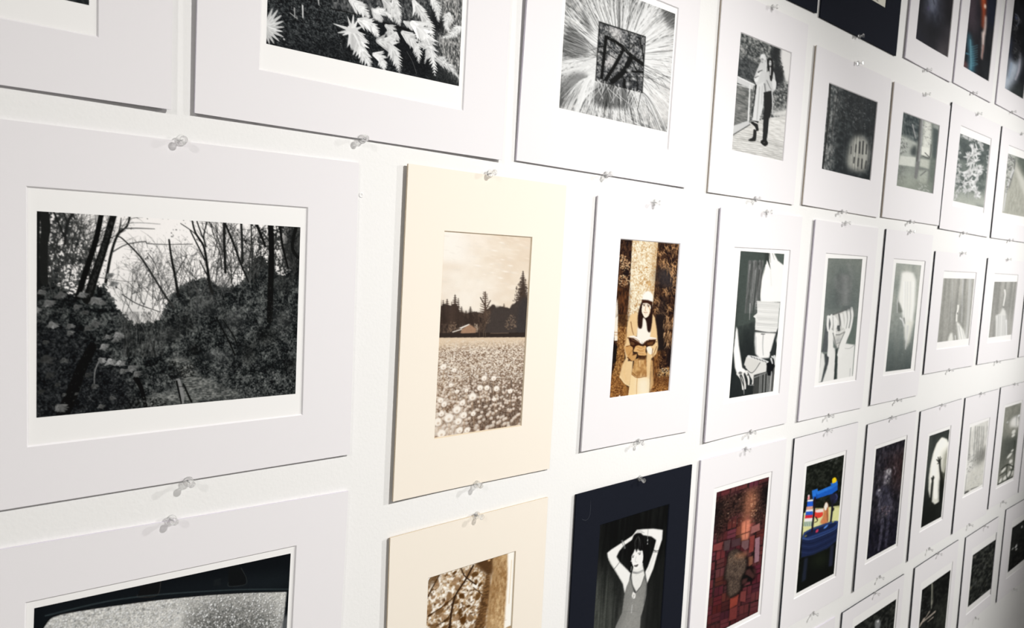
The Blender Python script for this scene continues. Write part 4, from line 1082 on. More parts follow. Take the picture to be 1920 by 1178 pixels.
def paint_b2():
    p = Pic('B2', ex=1.25, res=1.0)
    p.crop(800, 420, 5.352)
    sky = tone((233, 216, 194), (248, 238, 222), p.noise(40, 30))
    p.a = sky
    white = (255, 250, 241)
    p.mix(p.mask([(160, 60), (420, 80), (400, 130), (520, 180), (440, 300), (440, 430), (150, 420)], True, 12) * .9, white)
    p.mix(p.mask([(150, 460), (400, 520), (700, 600), (850, 680), (700, 800), (400, 900), (130, 800)], True, 22) * .55, white)
    p.mix(p.mask([(420, 90), (560, 110), (640, 220), (560, 240), (500, 190)], True, 5) * .8, (253, 244, 231))
    p.mix(p.mask([(700, 130), (1060, 140), (1050, 420), (980, 460), (760, 330), (640, 200)], True, 20) * .55, (228, 209, 186))
    p.mix(p.mask([(150, 400), (300, 410), (430, 450), (150, 470)], True, 6) * .7, (232, 214, 192))
    for i in range(150):                      # mackerel cloud flecks
        x, y = p.rng.uniform(150, 1040), p.rng.uniform(120, 680)
        L = p.rng.uniform(14, 60)
        p.dab(x, y, L, L * p.rng.uniform(.12, .3), p.rng.normal(.12, .1), p.rng.choice([1, 0, 0]) * np.array((-22, -20, -18)) + np.array((254, 245, 232)), .4, hard=.9)
    for x, y, L in ((680, 270, 48), (840, 420, 40), (510, 420, 60), (650, 405, 34), (660, 490, 30), (750, 190, 40), (740, 545, 44), (580, 508, 26), (760, 360, 34), (790, 480, 50)):
        p.dab(x, y, L, L * .22, .1, (255, 248, 238), .85, hard=.8)
    col = (74, 60, 52)
    p.poly([(120, 850), (170, 800), (240, 820), (300, 800), (330, 880), (400, 900), (480, 880), (560, 900), (640, 830), (700, 850), (760, 830), (830, 850), (900, 780), (1020, 770), (1020, 1140), (110, 1140)], (66, 56, 51), 1)
    p.mix(p.mask([(120, 870), (520, 900), (640, 860), (640, 1100), (110, 1120)], False, 3) * .8, tone((42, 34, 31), (112, 92, 76), np.clip(p.noise(2, 5) * .8 + p.noise(1.3, 2) * .3 - .1, 0, 1)))
    for x, y0, y1, w in ((205, 755, 1000, 100), (165, 765, 1000, 60), (140, 760, 1000, 50), (285, 712, 1000, 120), (318, 745, 1000, 60), (350, 830, 1000, 60), (440, 830, 1010, 70), (250, 780, 1000, 50), (775, 800, 950, 44), (500, 880, 1000, 50), (395, 870, 1000, 40)):
        fir(p, x, y0, y1, w, mul(col, p.rng.uniform(.72, 1.0)), 14)
    fir(p, 588, 680, 960, 130, (84, 68, 58), 13, True)
    p.line([(540, 740), (590, 830)], 9, col); p.line([(640, 770), (600, 850)], 9, col)
    p.scatter(40, [(560, 680), (620, 690), (610, 760), (565, 760)], (.8, 1.6), [col], a=.8)
    fir(p, 965, 475, 830, 130, (70, 58, 52), 20)
    p.scatter(150, [(940, 540), (990, 540), (1020, 760), (1000, 780), (860, 790), (900, 640)], (.9, 2.4), [(66, 55, 49), (80, 66, 56)], a=.95)
    for x, y, r in ((665, 850, 34), (735, 870, 36), (800, 880, 34), (690, 900, 40), (870, 850, 40)):
        p.dab(x, y, r, r * 1.4, 0, (66, 56, 51), hard=.3)
    p.poly([(660, 860), (700, 830), (830, 860), (900, 790), (960, 760), (1020, 780), (1010, 1130), (560, 1130)], (68, 60, 56), 1, False, 1.5)
    p.poly([(940, 780), (1015, 780), (1000, 1130), (900, 1130)], (62, 57, 56), 1, True, 2)
    p.scatter(150, [(860, 890), (900, 960), (900, 1040), (790, 1070), (780, 1000)], (.7, 1.8), [(170, 146, 122), (96, 80, 68), (150, 126, 104)], a=.8)
    p.scatter(60, [(600, 880), (640, 880), (640, 1000), (600, 1000)], (.7, 1.6), [(150, 126, 104)], a=.5)
    p.scatter(110, [(240, 980), (300, 990), (310, 1060), (210, 1090)], (.8, 2), [(168, 142, 118), (120, 100, 84), (70, 56, 48)], a=.85)
    p.scatter(70, [(480, 1000), (520, 1010), (520, 1090), (490, 1090)], (.8, 1.6), [(160, 140, 118), (220, 200, 178)], a=.8)
    p.poly([(120, 1095), (1005, 1090), (1000, 1145), (115, 1145)], (52, 43, 38), 1)
    # barn
    p.poly([(428, 1010), (498, 1055), (490, 1095), (340, 1098), (352, 1060)], (166, 132, 106), 1)
    p.poly([(318, 1048), (428, 1003), (440, 1008), (352, 1050)], (250, 243, 232), 1)
    p.line([(428, 1006), (500, 1052)], 6, (120, 94, 76)); p.line([(262, 1085), (350, 1058)], 9, (244, 236, 224)); p.poly([(285, 1086), (350, 1062), (340, 1095), (290, 1095)], (70, 56, 47))
    for x in (530, 570, 590):
        p.line([(x, 1085), (x, 1130)], 5, (100, 84, 70))
    p.line([(640, 1098), (820, 1096)], 4, (150, 128, 108))
    # dandelion field
    p.crop(480, 600, 3.927)
    x0, x1 = 1290, 1990
    field = [(x0, 128), (2000, 112), (2000, 760), (x0, 890)]
    p.poly([(1300, 131), (2000, 128), (2000, 900), (1290, 900)], (226, 204, 176), 1)
    yy = np.clip((p.YY / p.H - .515) / .485, 0, 1)
    inside = (yy > 0)
    tex = tone((112, 86, 66), (248, 236, 218), np.clip(p.noise(1.8, 1.2, 2) * 1.5 - .12 - .25 * yy, 0, 1))
    p.mix(inside * np.clip(yy * 9 - .25, 0, 1), tex)
    p.mix(p.mask([(1500, 480), (2000, 420), (2000, 900), (1560, 900)], False, 16) * .55, (84, 66, 54))
    p.mix(p.mask([(1290, 520), (1480, 520), (1480, 900), (1290, 900)], False, 14) * .35, (112, 86, 64))
    for i in range(240):
        x, y = p.rng.uniform(x0, x1), p.rng.uniform(400, 880)
        p.line([(x, y), (x + p.rng.normal(0, 4), y + p.rng.uniform(20, 90))], 3.5, p.rng.choice([0, 1]) * np.array((95, 80, 64)) + np.array((58, 45, 38)), 3, a=.7)
    for i in range(1500):
        f = p.rng.uniform(0, 1) ** 1.45
        y = 150 + 720 * f
        x = p.rng.uniform(x0, x1)
        if x > 1560 and y > 600 and p.rng.random() < .6:
            continue
        r = 3.2 + 19 * f ** 1.35
        v = p.rng.uniform(.86, 1.0)
        if f > .38:
            p.dab(x + 1, y + r * .3, r * .95, r * .95, 0, (132, 100, 76), .5, hard=.5)
            p.dab(x, y, r * .95, r * .95, 0, mul((255, 245, 232), v), .95, hard=.6)
            for _ in range(3):
                p.dab(x + p.rng.normal(0, r * .6), y + p.rng.normal(0, r * .6), r * .3, r * .3, 0, (190, 160, 132), .35, hard=.9)
            p.dab(x, y + r * .2, r * .38, r * .34, 0, (196, 164, 134), .6, hard=.8)
        else:
            p.dab(x, y, r * 1.15, r * .8, 0, mul((255, 246, 234), v), .9, hard=.6)
    for x, y, r in ((1595, 565, 34), (1480, 527, 18), (1550, 520, 17), (1770, 505, 26), (1360, 590, 24), (1385, 620, 24), (1435, 480, 18), (1520, 610, 26), (1340, 750, 36), (1420, 720, 40), (1480, 660, 34), (1530, 700, 30), (1490, 745, 30), (1365, 690, 24), (1365, 835, 36), (1500, 812, 28), (1555, 810, 26), (1650, 500, 26), (1700, 500, 24), (1750, 430, 24), (1680, 430, 24), (1870, 525, 22), (1460, 370, 20), (1380, 345, 26), (1755, 585, 18), (1600, 690, 22)):
        p.dab(x + 2, y + 6, r * 1.0, r * 1.0, 0, (104, 78, 60), .6, hard=.4)
        p.dab(x, y, r, r, 0, (255, 247, 235), 1, hard=.35)
        p.dab(x + 1, y + r * .25, r * .36, r * .36, 0, (176, 144, 114), .6, hard=.9)
        p.line([(x, y + r), (x + p.rng.normal(0, 4), y + r + 90)], 4, (200, 176, 148), 3)
    return p.done()


def paint_b3():
    p = Pic('B3', ex=1.38, res=1.15)
    p.crop(1130, 440, 7.3625)
    n1, n2 = p.noise(3, 6), p.noise(1.5, 2.4)
    brown = tone((26, 14, 10), (126, 86, 58), np.clip(n1 * .6 + n2 * .6 - .35, 0, 1))
    p.a = brown
    # pale trunk
    tr = p.mask([(412, 70), (765, 95), (740, 420), (720, 700), (690, 1000), (690, 1180), (330, 1180), (360, 900), (385, 560)])
    p.mix(tr, tone((188, 138, 76), (255, 248, 224), np.clip(p.noise(1.3, 1.9, 2) * 1.15 + p.noise(4, 14) * .35 + .02, 0, 1)))
    p.mix(p.mask([(700, 100), (765, 100), (700, 1000), (650, 900)], False, 4) * .45, (176, 124, 62))
    p.scatter(70, [(400, 360), (470, 380), (480, 470), (400, 480)], (.7, 1.6), [(130, 74, 34), (250, 230, 190)], a=.7)
    p.scatter(160, [(375, 800), (520, 840), (530, 940), (480, 1180), (340, 1180)], (.7, 1.5), [(120, 66, 30), (252, 236, 196)], a=.7)
    p.dab(605, 455, 16, 14, 0, (190, 130, 60)); p.dab(645, 690, 26, 26, 0, (216, 166, 96), .6)
    # left: leaves and dark bole
    p.mix(p.mask([(200, 720), (370, 720), (340, 1180), (185, 1180)], False, 3), tone((32, 18, 12), (120, 74, 42), p.noise(1.6, 7)))
    p.scatter(150, [(235, 270), (300, 290), (380, 380), (385, 540), (250, 520)], (.9, 2.0), [(255, 226, 180), (216, 166, 116), (240, 200, 150)], a=.9)
    p.scatter(120, [(215, 560), (380, 560), (380, 680), (290, 730), (220, 690)], (.9, 2.0), [(255, 226, 180), (216, 166, 116), (200, 140, 90)], a=.9)
    p.dab(330, 530, 50, 56, 0, (26, 14, 10), .9, hard=.4)
    p.poly([(205, 880), (215, 1180), (170, 1180), (180, 1000)], (250, 240, 222), .9)
    # right: drooping boughs
    p.mix(p.mask([(760, 480), (950, 460), (990, 620), (960, 780), (860, 720), (770, 700)], True, 6) * .8, (54, 50, 52))
    for x, y, n in ((780, 250, 18), (820, 380, 24), (900, 430, 26), (960, 520, 26), (1000, 640, 26), (990, 780, 20), (1010, 150, 24), (1000, 240, 16), (880, 180, 18), (860, 780, 24), (760, 900, 26), (900, 1000, 24), (840, 1090, 20), (740, 1040, 22), (990, 420, 20)):
        for _ in range(n):
            a_, L = p.rng.normal(1.4, .55), p.rng.uniform(20, 70)
            x_, y_ = x + p.rng.normal(0, 32), y + p.rng.normal(0, 34)
            p.line([(x_, y_), (x_ + math.cos(a_) * L * .6, y_ + math.sin(a_) * L * .5), (x_ + math.cos(a_) * L, y_ + math.sin(a_) * L)], 8, p.rng.choice([0, 1]) * np.array((80, 66, 52)) + np.array((166, 124, 80)), 3, a=.8)
    p.mix(p.mask([(790, 900), (870, 880), (860, 1180), (780, 1180)], True, 4) * .7, (36, 28, 28))
    p.crop(1130, 590, 7.3625)
    p.poly([(735, 0), (860, 0), (850, 300), (900, 480), (760, 500), (750, 300)], (32, 24, 22), .95, False, 1.5)
    p.poly([(940, 330), (1000, 330), (960, 700), (900, 720), (880, 560)], (30, 20, 20), .9, False, 1.5)
    for i in range(70):
        x, y = p.rng.uniform(840, 980), p.rng.uniform(20, 420)
        p.line([(x, y), (x - 8, y + 30), (x - 4 + p.rng.normal(0, 10), y + 70)], 12, p.rng.choice([0, 1]) * np.array((80, 70, 56)) + np.array((156, 118, 80)), 3, a=.7)
    # left bole and ground
    bole = p.mask([(215, 0), (345, 0), (330, 180), (310, 450), (300, 650), (240, 860), (120, 860), (190, 640), (205, 300)])
    p.mix(bole, tone((84, 46, 20), (206, 156, 92), np.clip(p.noise(1.2, 2.2, 2) * 1.2 - .1, 0, 1)))
    p.poly([(215, 0), (335, 0), (320, 160), (215, 130)], (50, 30, 18), .75, True, 2)
    p.poly([(160, 60), (212, 20), (205, 360), (160, 360)], (250, 240, 222), 1)
    p.line([(160, 245), (208, 245)], 8, (170, 120, 66)); p.line([(160, 280), (208, 285)], 6, (200, 150, 96))
    p.poly([(155, 420), (205, 430), (185, 640), (130, 700)], (24, 18, 12), .95)
    ground = tone((86, 46, 20), (206, 150, 84), np.clip(p.noise(1.5, 1.2, 2) * 1.25 - .15, 0, 1))
    p.mix(p.mask([(120, 820), (250, 830), (330, 960), (330, 1130), (90, 1170)], False, 1.5), ground)
    p.mix(p.mask([(680, 860), (940, 850), (925, 1070), (640, 1110)], False, 1.5), ground)
    p.mix(p.mask([(700, 850), (930, 860), (920, 960), (690, 960)], False, 5) * .6, (74, 42, 24))
    p.scatter(230, [(740, 760), (940, 720), (935, 850), (760, 870)], (.8, 2.0), [(255, 234, 190), (230, 186, 120), (190, 130, 70)], a=.85)
    p.mix(p.mask([(690, 520), (800, 500), (740, 960), (690, 980)], False, 2) * .9, tone((70, 38, 18), (180, 124, 66), p.noise(1.4, 6)))
    p.scatter(90, [(760, 500), (880, 520), (860, 720), (760, 760)], (.7, 1.8), [(190, 140, 90), (46, 26, 16)], a=.8)
    p.poly([(215, 1150), (235, 1100), (255, 1150)], (255, 250, 240))
    # coat
    tan, tan2, dk = (240, 206, 154), (218, 174, 116), (104, 58, 26)
    p.poly([(390, 0), (480, -30), (500, 120), (470, 300), (400, 300), (350, 640), (420, 640), (400, 860), (370, 990), (300, 950), (230, 860), (270, 700), (320, 600), (300, 470), (330, 240), (345, 100)], tan, 1, False, .6)
    p.poly([(680, -20), (720, 40), (745, 200), (765, 440), (740, 540), (670, 610), (650, 900), (640, 1090), (600, 900), (605, 560), (650, 300)], tan, 1, False, .6)
    p.poly([(665, 620), (690, 640), (700, 960), (650, 1060)], tan2, .9, False, .6)
    p.line([(390, 100), (410, 220), (430, 280)], 8, dk, 5); p.line([(335, 240), (320, 400)], 6, (170, 116, 60), 6)
    p.poly([(310, 470), (330, 430), (410, 440), (420, 560), (470, 540), (450, 620), (400, 632), (340, 570)], (212, 162, 100), 1, True)
    p.line([(330, 440), (390, 425)], 9, dk, 5); p.line([(345, 590), (400, 640)], 14, dk, 8); p.line([(410, 560), (470, 545)], 10, dk, 5); p.line([(360, 560), (420, 480)], 8, (160, 104, 50), 4)
    p.line([(240, 850), (300, 940), (375, 990)], 12, (250, 226, 176), 8); p.line([(330, 620), (300, 800), (330, 900)], 10, (240, 200, 140), 10, a=.7)
    p.line([(745, 440), (690, 580)], 8, dk, 5)
    # shirt, hair
    p.poly([(500, 130), (560, 40), (620, 40), (640, 180), (665, 200), (655, 320), (560, 400), (470, 320), (480, 200)], (255, 248, 234), 1, False, .6)
    # trousers
    p.poly([(440, 620), (600, 560), (610, 860), (480, 870), (400, 820)], (200, 150, 90), 1)
    p.mix(p.mask([(440, 620), (600, 560), (610, 860), (480, 870), (400, 820)]) * .6, tone((136, 88, 44), (240, 200, 136), p.noise(3, 6)))
    p.line([(510, 640), (515, 720)], 22, (236, 196, 140), 12, a=.8)
    p.poly([(490, 560), (610, 560), (590, 620), (500, 620)], (60, 32, 16), .85, False, 1)
    p.poly([(400, 820), (480, 870), (610, 860), (650, 900), (640, 1090), (470, 1110), (350, 1125), (370, 990)], (250, 222, 172), 1)
    p.poly([(480, 880), (640, 870), (640, 1095), (480, 1110)], (255, 246, 224), .75, False, 4)
    p.line([(405, 825), (480, 872), (600, 850)], 7, (130, 78, 34), 5); p.line([(478, 870), (470, 1000), (468, 1110)], 6, (190, 136, 76), 5); p.line([(410, 800), (470, 850)], 6, (110, 64, 26), 5); p.line([(360, 1000), (345, 1125)], 12, (120, 70, 30), 12)
    p.poly([(300, 970), (350, 1000), (345, 1125), (280, 1120)], (170, 118, 62), .7)
    # hands
    p.poly([(440, 470), (470, 420), (560, 440), (600, 430), (590, 500), (600, 560), (500, 560), (480, 520), (430, 510)], (226, 178, 116), 1, True)
    for i in range(4):
        p.line([(470 + i * 4, 440 + i * 22), (530, 460 + i * 22), (585 - i * 6, 430 + i * 30)], 15, (240, 196, 136) if i % 2 else (214, 164, 100), 9)
        p.line([(475 + i * 4, 453 + i * 22), (530, 472 + i * 22), (580 - i * 6, 446 + i * 30)], 4, dk, 3, a=.7)
    p.poly([(610, 450), (660, 445), (695, 500), (680, 545), (640, 540), (610, 490)], (255, 246, 226), 1, True)
    p.line([(690, 470), (680, 560)], 8, dk, 6)
    # book
    p.poly([(360, 300), (430, 290), (520, 330), (545, 400), (580, 350), (640, 305), (745, 325), (740, 350), (600, 360), (545, 410), (500, 380), (400, 330)], (255, 250, 240), 1)
    p.poly([(355, 318), (430, 330), (500, 375), (540, 410), (470, 430), (430, 460), (385, 430)], (56, 28, 16), 1)
    p.poly([(735, 345), (640, 350), (560, 405), (600, 440), (690, 430), (720, 400)], (60, 32, 18), 1)
    p.poly([(385, 375), (430, 385), (440, 415), (400, 420)], (112, 76, 46), .8, True); p.poly([(610, 390), (700, 370), (690, 420), (620, 420)], (116, 76, 42), .8)
    p.line([(345, 318), (440, 325), (510, 370)], 6, (150, 100, 56)); p.line([(745, 340), (640, 345), (570, 385)], 6, (170, 120, 70)); p.line([(400, 345), (480, 375), (530, 408)], 4, (190, 150, 110))
    p.dab(350, 322, 8, 8, 0, (40, 20, 10)); p.line([(715, 380), (748, 375)], 7, (46, 24, 12))
    # head
    p.crop(1130, 440, 7.3625)
    p.poly([(540, 930), (600, 910), (680, 950), (690, 1120), (660, 1330), (620, 1330), (600, 1200), (560, 1150), (540, 1290), (490, 1270), (490, 1100)], (38, 20, 14), 1, True, .5)
    p.scatter(50, [(490, 1080), (560, 1150), (545, 1280), (490, 1270)], (.7, 1.5), [(20, 10, 8), (76, 44, 28)], a=.8)
    p.poly([(560, 950), (620, 945), (662, 985), (655, 1060), (630, 1125), (590, 1150), (560, 1115), (540, 1060), (545, 990)], (255, 243, 222), 1, True)
    p.poly([(548, 900), (552, 840), (590, 790), (630, 780), (672, 800), (696, 850), (692, 935), (620, 910)], (255, 252, 244), 1, False, .5)
    p.poly([(540, 898), (620, 905), (690, 930), (680, 985), (610, 945), (545, 945)], (58, 30, 18), 1, False, .4)
    p.line([(556, 968), (588, 964)], 9, (60, 34, 22), 6); p.line([(614, 972), (648, 984)], 9, (60, 34, 22), 6)
    p.dab(574, 982, 14, 8, .1, (70, 40, 26)); p.dab(630, 994, 14, 8, .1, (70, 40, 26))
    p.line([(598, 990), (586, 1045), (600, 1056)], 6, (196, 140, 88), 5); p.line([(570, 1072), (590, 1080), (618, 1076)], 8, (150, 86, 50), 5); p.dab(590, 1105, 12, 4, 0, (226, 180, 130), .7)
    p.line([(640, 1000), (655, 1060), (635, 1120)], 14, (214, 164, 108), 8, a=.6)
    return p.done()


def paint_b4():
    p = Pic('B4', ex=1.2, res=1.15)
    p.crop(1350, 460, 3.93)
    dk = (72, 80, 76)
    p.a = tone((56, 63, 61), (84, 92, 86), p.noise(10, 30))
    p.mix(p.mask([(110, 600), (440, 600), (390, 1100), (60, 1140)], False, 20) * .8, (26, 30, 31))
    skin, sh = (247, 246, 243), (196, 196, 192)
    p.poly([(360, 40), (410, 50), (425, 110), (475, 150), (475, 420), (452, 420), (300, 420), (290, 300), (305, 160), (340, 140)], skin, 1, False, .5)
    p.poly([(398, 62), (475, 62), (475, 155), (425, 115)], (86, 96, 90), 1, False, .5)
    p.poly([(300, 60), (362, 60), (362, 120), (374, 185), (345, 110), (330, 165), (300, 170)], (52, 58, 55), 1)
    p.line([(365, 60), (372, 130)], 8, (150, 150, 146), 3); p.line([(385, 60), (400, 110)], 6, (180, 180, 176), 3)
    p.line([(372, 190), (378, 300)], 8, (226, 226, 222), 8, a=.6)
    # long hair over the shoulder
    p.poly([(150, 45), (330, 50), (330, 170), (303, 260), (290, 400), (270, 560), (130, 600)], (68, 76, 72), 1, False, 1)
    for i in range(26):
        x = p.rng.uniform(200, 300)
        p.line([(x + 16, 120), (x, 300), (x - 18, 500)], p.rng.uniform(10, 20), g(p.rng.choice([132, 112, 96, 60])), 6, a=.35)
    for i in range(50):
        x = p.rng.uniform(205, 300)
        p.line([(x + 14, 130 + p.rng.uniform(-20, 60)), (x, 300), (x - 16 + p.rng.normal(0, 6), 440 + p.rng.uniform(-60, 40))], p.rng.uniform(2, 5), g(p.rng.choice([150, 120, 60, 190, 50, 56])), 2, a=.6)
    p.line([(222, 430), (218, 550)], 6, g(170), 3)
    # bandeau
    p.poly([(272, 410), (450, 425), (442, 560), (412, 640), (330, 640), (258, 625), (262, 540), (245, 525), (275, 500)], (228, 228, 224), 1)
    for i in range(22):
        y = 420 + i * 10
        p.line([(268 + p.rng.uniform(-8, 20), y), (350, y + 4 + p.rng.normal(0, 3)), (446 - (y - 420) * .12, y + 10)], 3, g(p.rng.choice([175, 200, 245])), 2, a=.8)
    p.line([(258, 628), (330, 640), (412, 646)], 8, g(60), 4)
    # belly
    p.poly([(258, 640), (410, 648), (385, 740), (362, 830), (290, 835), (262, 800), (255, 720)], (240, 239, 236), 1, False, 1)
    p.line([(318, 660), (314, 740), (318, 810)], 10, g(176), 6, a=.8); p.line([(305, 655), (330, 655)], 7, g(70), 4)
    p.line([(262, 680), (265, 790)], 16, g(180), 12, a=.5)
    p.poly([(440, 430), (452, 430), (440, 600), (425, 600)], (70, 84, 80), 1); p.poly([(395, 700), (440, 580), (440, 600), (385, 780), (362, 830)], (40, 46, 46), 1)
    p.poly([(440, 590), (452, 560), (430, 800), (412, 700)], (225, 225, 222), 1, False, 1)
    # left arm and hand
    p.poly([(120, 600), (130, 620), (140, 740), (165, 900), (200, 930), (160, 950), (130, 960), (110, 900), (100, 780)], skin, 1, False, .5)
    for pts in ([(130, 945), (160, 990), (170, 1060)], [(165, 940), (182, 990), (186, 1055)], [(190, 930), (210, 980), (212, 1025)], [(205, 925), (235, 950), (245, 985), (240, 1020)]):
        p.line(pts, 17, (230, 229, 225), 11)
    p.line([(148, 960), (176, 1040)], 7, g(40), 5); p.line([(178, 950), (196, 1030)], 6, g(50), 5); p.dab(150, 940, 16, 12, .4, g(110)); p.dab(205, 955, 7, 6, 0, g(60))
    # opened waistband, briefs, trousers
    p.poly([(195, 825), (240, 815), (330, 860), (345, 870), (340, 930), (240, 1000), (190, 900)], (222, 221, 217), 1)
    p.poly([(195, 822), (295, 860), (235, 938), (178, 880)], (214, 213, 208), 1); p.line([(295, 865), (235, 940), (175, 885)], 5, g(70), 4)
    p.line([(210, 820), (270, 830), (350, 862)], 20, g(222), 16)
    for i in range(6):
        p.line([(228 + i * 20, 818 + i * 7), (240 + i * 20, 828 + i * 7)], 5, g(80))
    p.poly([(250, 955), (340, 930), (390, 960), (388, 1075), (240, 1100)], (76, 78, 76), 1)
    for i in range(14):
        x = 245 + i * 11
        p.line([(x + 6, 960 - i * 2), (x, 1090)], 4, g(p.rng.choice([30, 165, 190, 40])), 4, a=.85)
    p.line([(250, 975), (338, 940)], 9, g(130), 8)
    p.poly([(340, 870), (400, 840), (395, 960), (350, 960)], (18, 20, 22), 1); p.poly([(365, 790), (410, 720), (420, 820), (380, 850)], (44, 48, 48), 1)
    for pts in ([(382, 820), (400, 835), (405, 880)], [(398, 815), (412, 840), (412, 870)], [(375, 835), (385, 870)]):
        p.line(pts, 13, g(215), 9)
    p.poly([(375, 960), (405, 880), (395, 1070), (360, 1080)], (120, 120, 117), .9)
    p.line([(392, 920), (380, 1070)], 7, g(60), 6); p.line([(378, 930), (366, 1075)], 5, g(210), 5)
    p.line([(220, 1030), (248, 1030)], 4, g(190)); p.line([(176, 1060), (178, 1100)], 7, g(150), 3)
    return p.done()


def paint_b5():
    p = Pic('B5', ex=1.08, res=1.15)
    p.crop(1520, 470, 4.53)
    p.a = tone((104, 112, 108), (122, 128, 122), p.noise(12, 40))
    p.mix(p.mask([(150, 60), (440, 80), (430, 260), (140, 230)], False, 30) * .6, (134, 138, 130))
    p.mix(p.mask([(200, 180), (300, 140), (370, 260), (350, 480), (240, 520), (150, 540), (130, 420)], True, 12) * .65, (88, 95, 94))
    for i in range(60):
        x = p.rng.uniform(210, 350)
        k = abs(x - 280) / 70
        p.line([(280 + (x - 280) * .7, 190 + p.rng.uniform(0, 40)), (x, 320), (280 + (x - 280) * .9, 470)], 5, g(p.rng.choice([84, 96, 150, 165] if 230 < x < 345 else [90, 84])), 3, a=.35)
    for pts, w in (([(322, 120), (350, 220), (340, 320), (318, 360)], 20), ([(215, 240), (225, 330), (270, 360)], 22), ([(300, 340), (300, 400), (312, 450)], 14), ([(285, 300), (270, 480)], 8)):
        p.line(pts, w * 1.3, g(150), 6, a=.3)
    p.a = p.blur(p.a, 1.6)
    p.poly([(140, 560), (160, 545), (190, 540), (200, 640), (160, 860), (95, 860)], (82, 86, 88), 1)
    p.poly([(350, 560), (390, 560), (372, 800), (310, 790)], (98, 108, 102), 1)
    skin = (222, 222, 218)
    p.poly([(90, 860), (115, 880), (120, 960), (90, 1110), (62, 1125)], skin, 1, False, .5)
    p.poly([(300, 790), (372, 800), (350, 1090), (225, 1100), (225, 940), (240, 840)], (226, 226, 222), 1, False, .6)
    p.poly([(150, 870), (160, 800), (205, 830), (215, 930), (200, 1100), (100, 1118), (140, 1000)], (224, 224, 220), 1, False, .5)
    p.poly([(212, 840), (228, 830), (228, 960), (220, 1098), (197, 1100), (205, 950)], (52, 60, 58), 1)
    p.poly([(160, 870), (150, 960), (95, 1118), (90, 1118), (125, 960), (120, 880)], (66, 70, 72), 1)
    # face behind hands
    p.poly([(190, 560), (240, 530), (320, 520), (310, 660), (285, 760), (235, 825), (205, 790), (185, 690)], (200, 200, 195), 1, True)
    p.line([(240, 540), (250, 620), (240, 670)], 12, g(96), 10); p.poly([(225, 640), (245, 640), (250, 680), (228, 680)], (80, 84, 84), 1, True)
    p.line([(185, 710), (240, 715), (290, 690)], 7, g(110), 5); p.line([(190, 690), (240, 700), (285, 670)], 5, g(235), 4)
    p.dab(235, 760, 30, 26, 0, g(176), .8, hard=.6); p.line([(220, 790), (250, 780)], 4, g(110))
    p.scatter(60, [(190, 640), (300, 620), (280, 770), (200, 790)], (.5, 1.2), [g(150), g(230), g(120)], a=.6)
    # hands and wrists
    for pts in ([(168, 560), (180, 620), (168, 700), (185, 800)], [(180, 550), (205, 620), (205, 720)], [(150, 560), (145, 630), (150, 680)], [(195, 560), (222, 600), (215, 650)]):
        p.line(pts, 20, (230, 230, 226), 15)
    for pts in ([(345, 490), (352, 560), (330, 680), (280, 800)], [(320, 500), (325, 580), (310, 670)], [(290, 520), (300, 590), (290, 660)], [(260, 545), (270, 600), (275, 650)]):
        p.line(pts, 22, (226, 226, 222), 16)
    for pts in ([(190, 560), (192, 640), (186, 720)], [(335, 510), (340, 580), (318, 680)], [(306, 520), (312, 590), (300, 660)], [(160, 590), (158, 680)]):
        p.line(pts, 5, g(120), 4, a=.8)
    p.line([(170, 690), (170, 800), (165, 880)], 40, (226, 226, 222), 46)
    p.line([(312, 680), (275, 790), (250, 880)], 44, (228, 228, 224), 50)
    p.line([(190, 700), (215, 800), (222, 830)], 7, g(110), 5); p.line([(290, 690), (250, 780), (232, 830)], 7, g(120), 5)
    p.line([(372, 800), (330, 830), (290, 830)], 5, g(160), 3); p.line([(335, 1000), (330, 1080)], 5, g(170), 3)
    p.poly([(270, 480), (340, 470), (345, 500), (290, 510)], (92, 98, 97), .8, True, 2); p.line([(190, 545), (260, 520), (330, 490)], 14, g(96), 10, a=.7)
    return p.done()


def paint_b6():
    p = Pic('B6', ex=0.95, res=1.2)
    p.crop(1600, 400, 5.89)
    p.a = tone((138, 144, 138), (166, 168, 160), p.noise(8, 40))
    p.mix(p.mask([(360, 1450), (760, 1500), (740, 1760), (350, 1780)], False, 40) * .9, (44, 52, 52))
    p.mix(p.mask([(430, 1180), (700, 1180), (640, 1560), (380, 1560)], False, 30) * .5, (112, 122, 120))
    p.poly([(535, 655), (600, 645), (660, 660), (690, 740), (690, 800), (680, 1000), (660, 1180), (600, 1400), (570, 1400), (560, 1180), (535, 1100), (500, 1000), (498, 930), (520, 780)], (228, 228, 222), 1, False, 1.5)
    p.poly([(595, 1180), (670, 1180), (620, 1420), (575, 1500), (575, 1300)], (214, 214, 204), .8, False, 2)
    for x0, x1 in ((560, 545), (600, 590), (630, 610), (660, 640), (575, 560)):
        p.line([(x0, 760), (x0 - 4, 1000), (x1, 1200)], 10, g(p.rng.choice([206, 240, 200])), 6, a=.55)
    p.poly([(490, 960), (515, 1000), (545, 1090), (510, 1105), (480, 1080)], (120, 124, 118), 1, False, 1)
    p.line([(488, 960), (486, 1100)], 8, g(200), 6); p.line([(520, 1160), (545, 1190), (560, 1250)], 18, g(205), 10); p.line([(560, 1160), (570, 1220)], 14, g(120), 6, a=.8)
    p.line([(600, 1250), (575, 1500)], 26, g(196), 10, a=.7)
    return p.done()


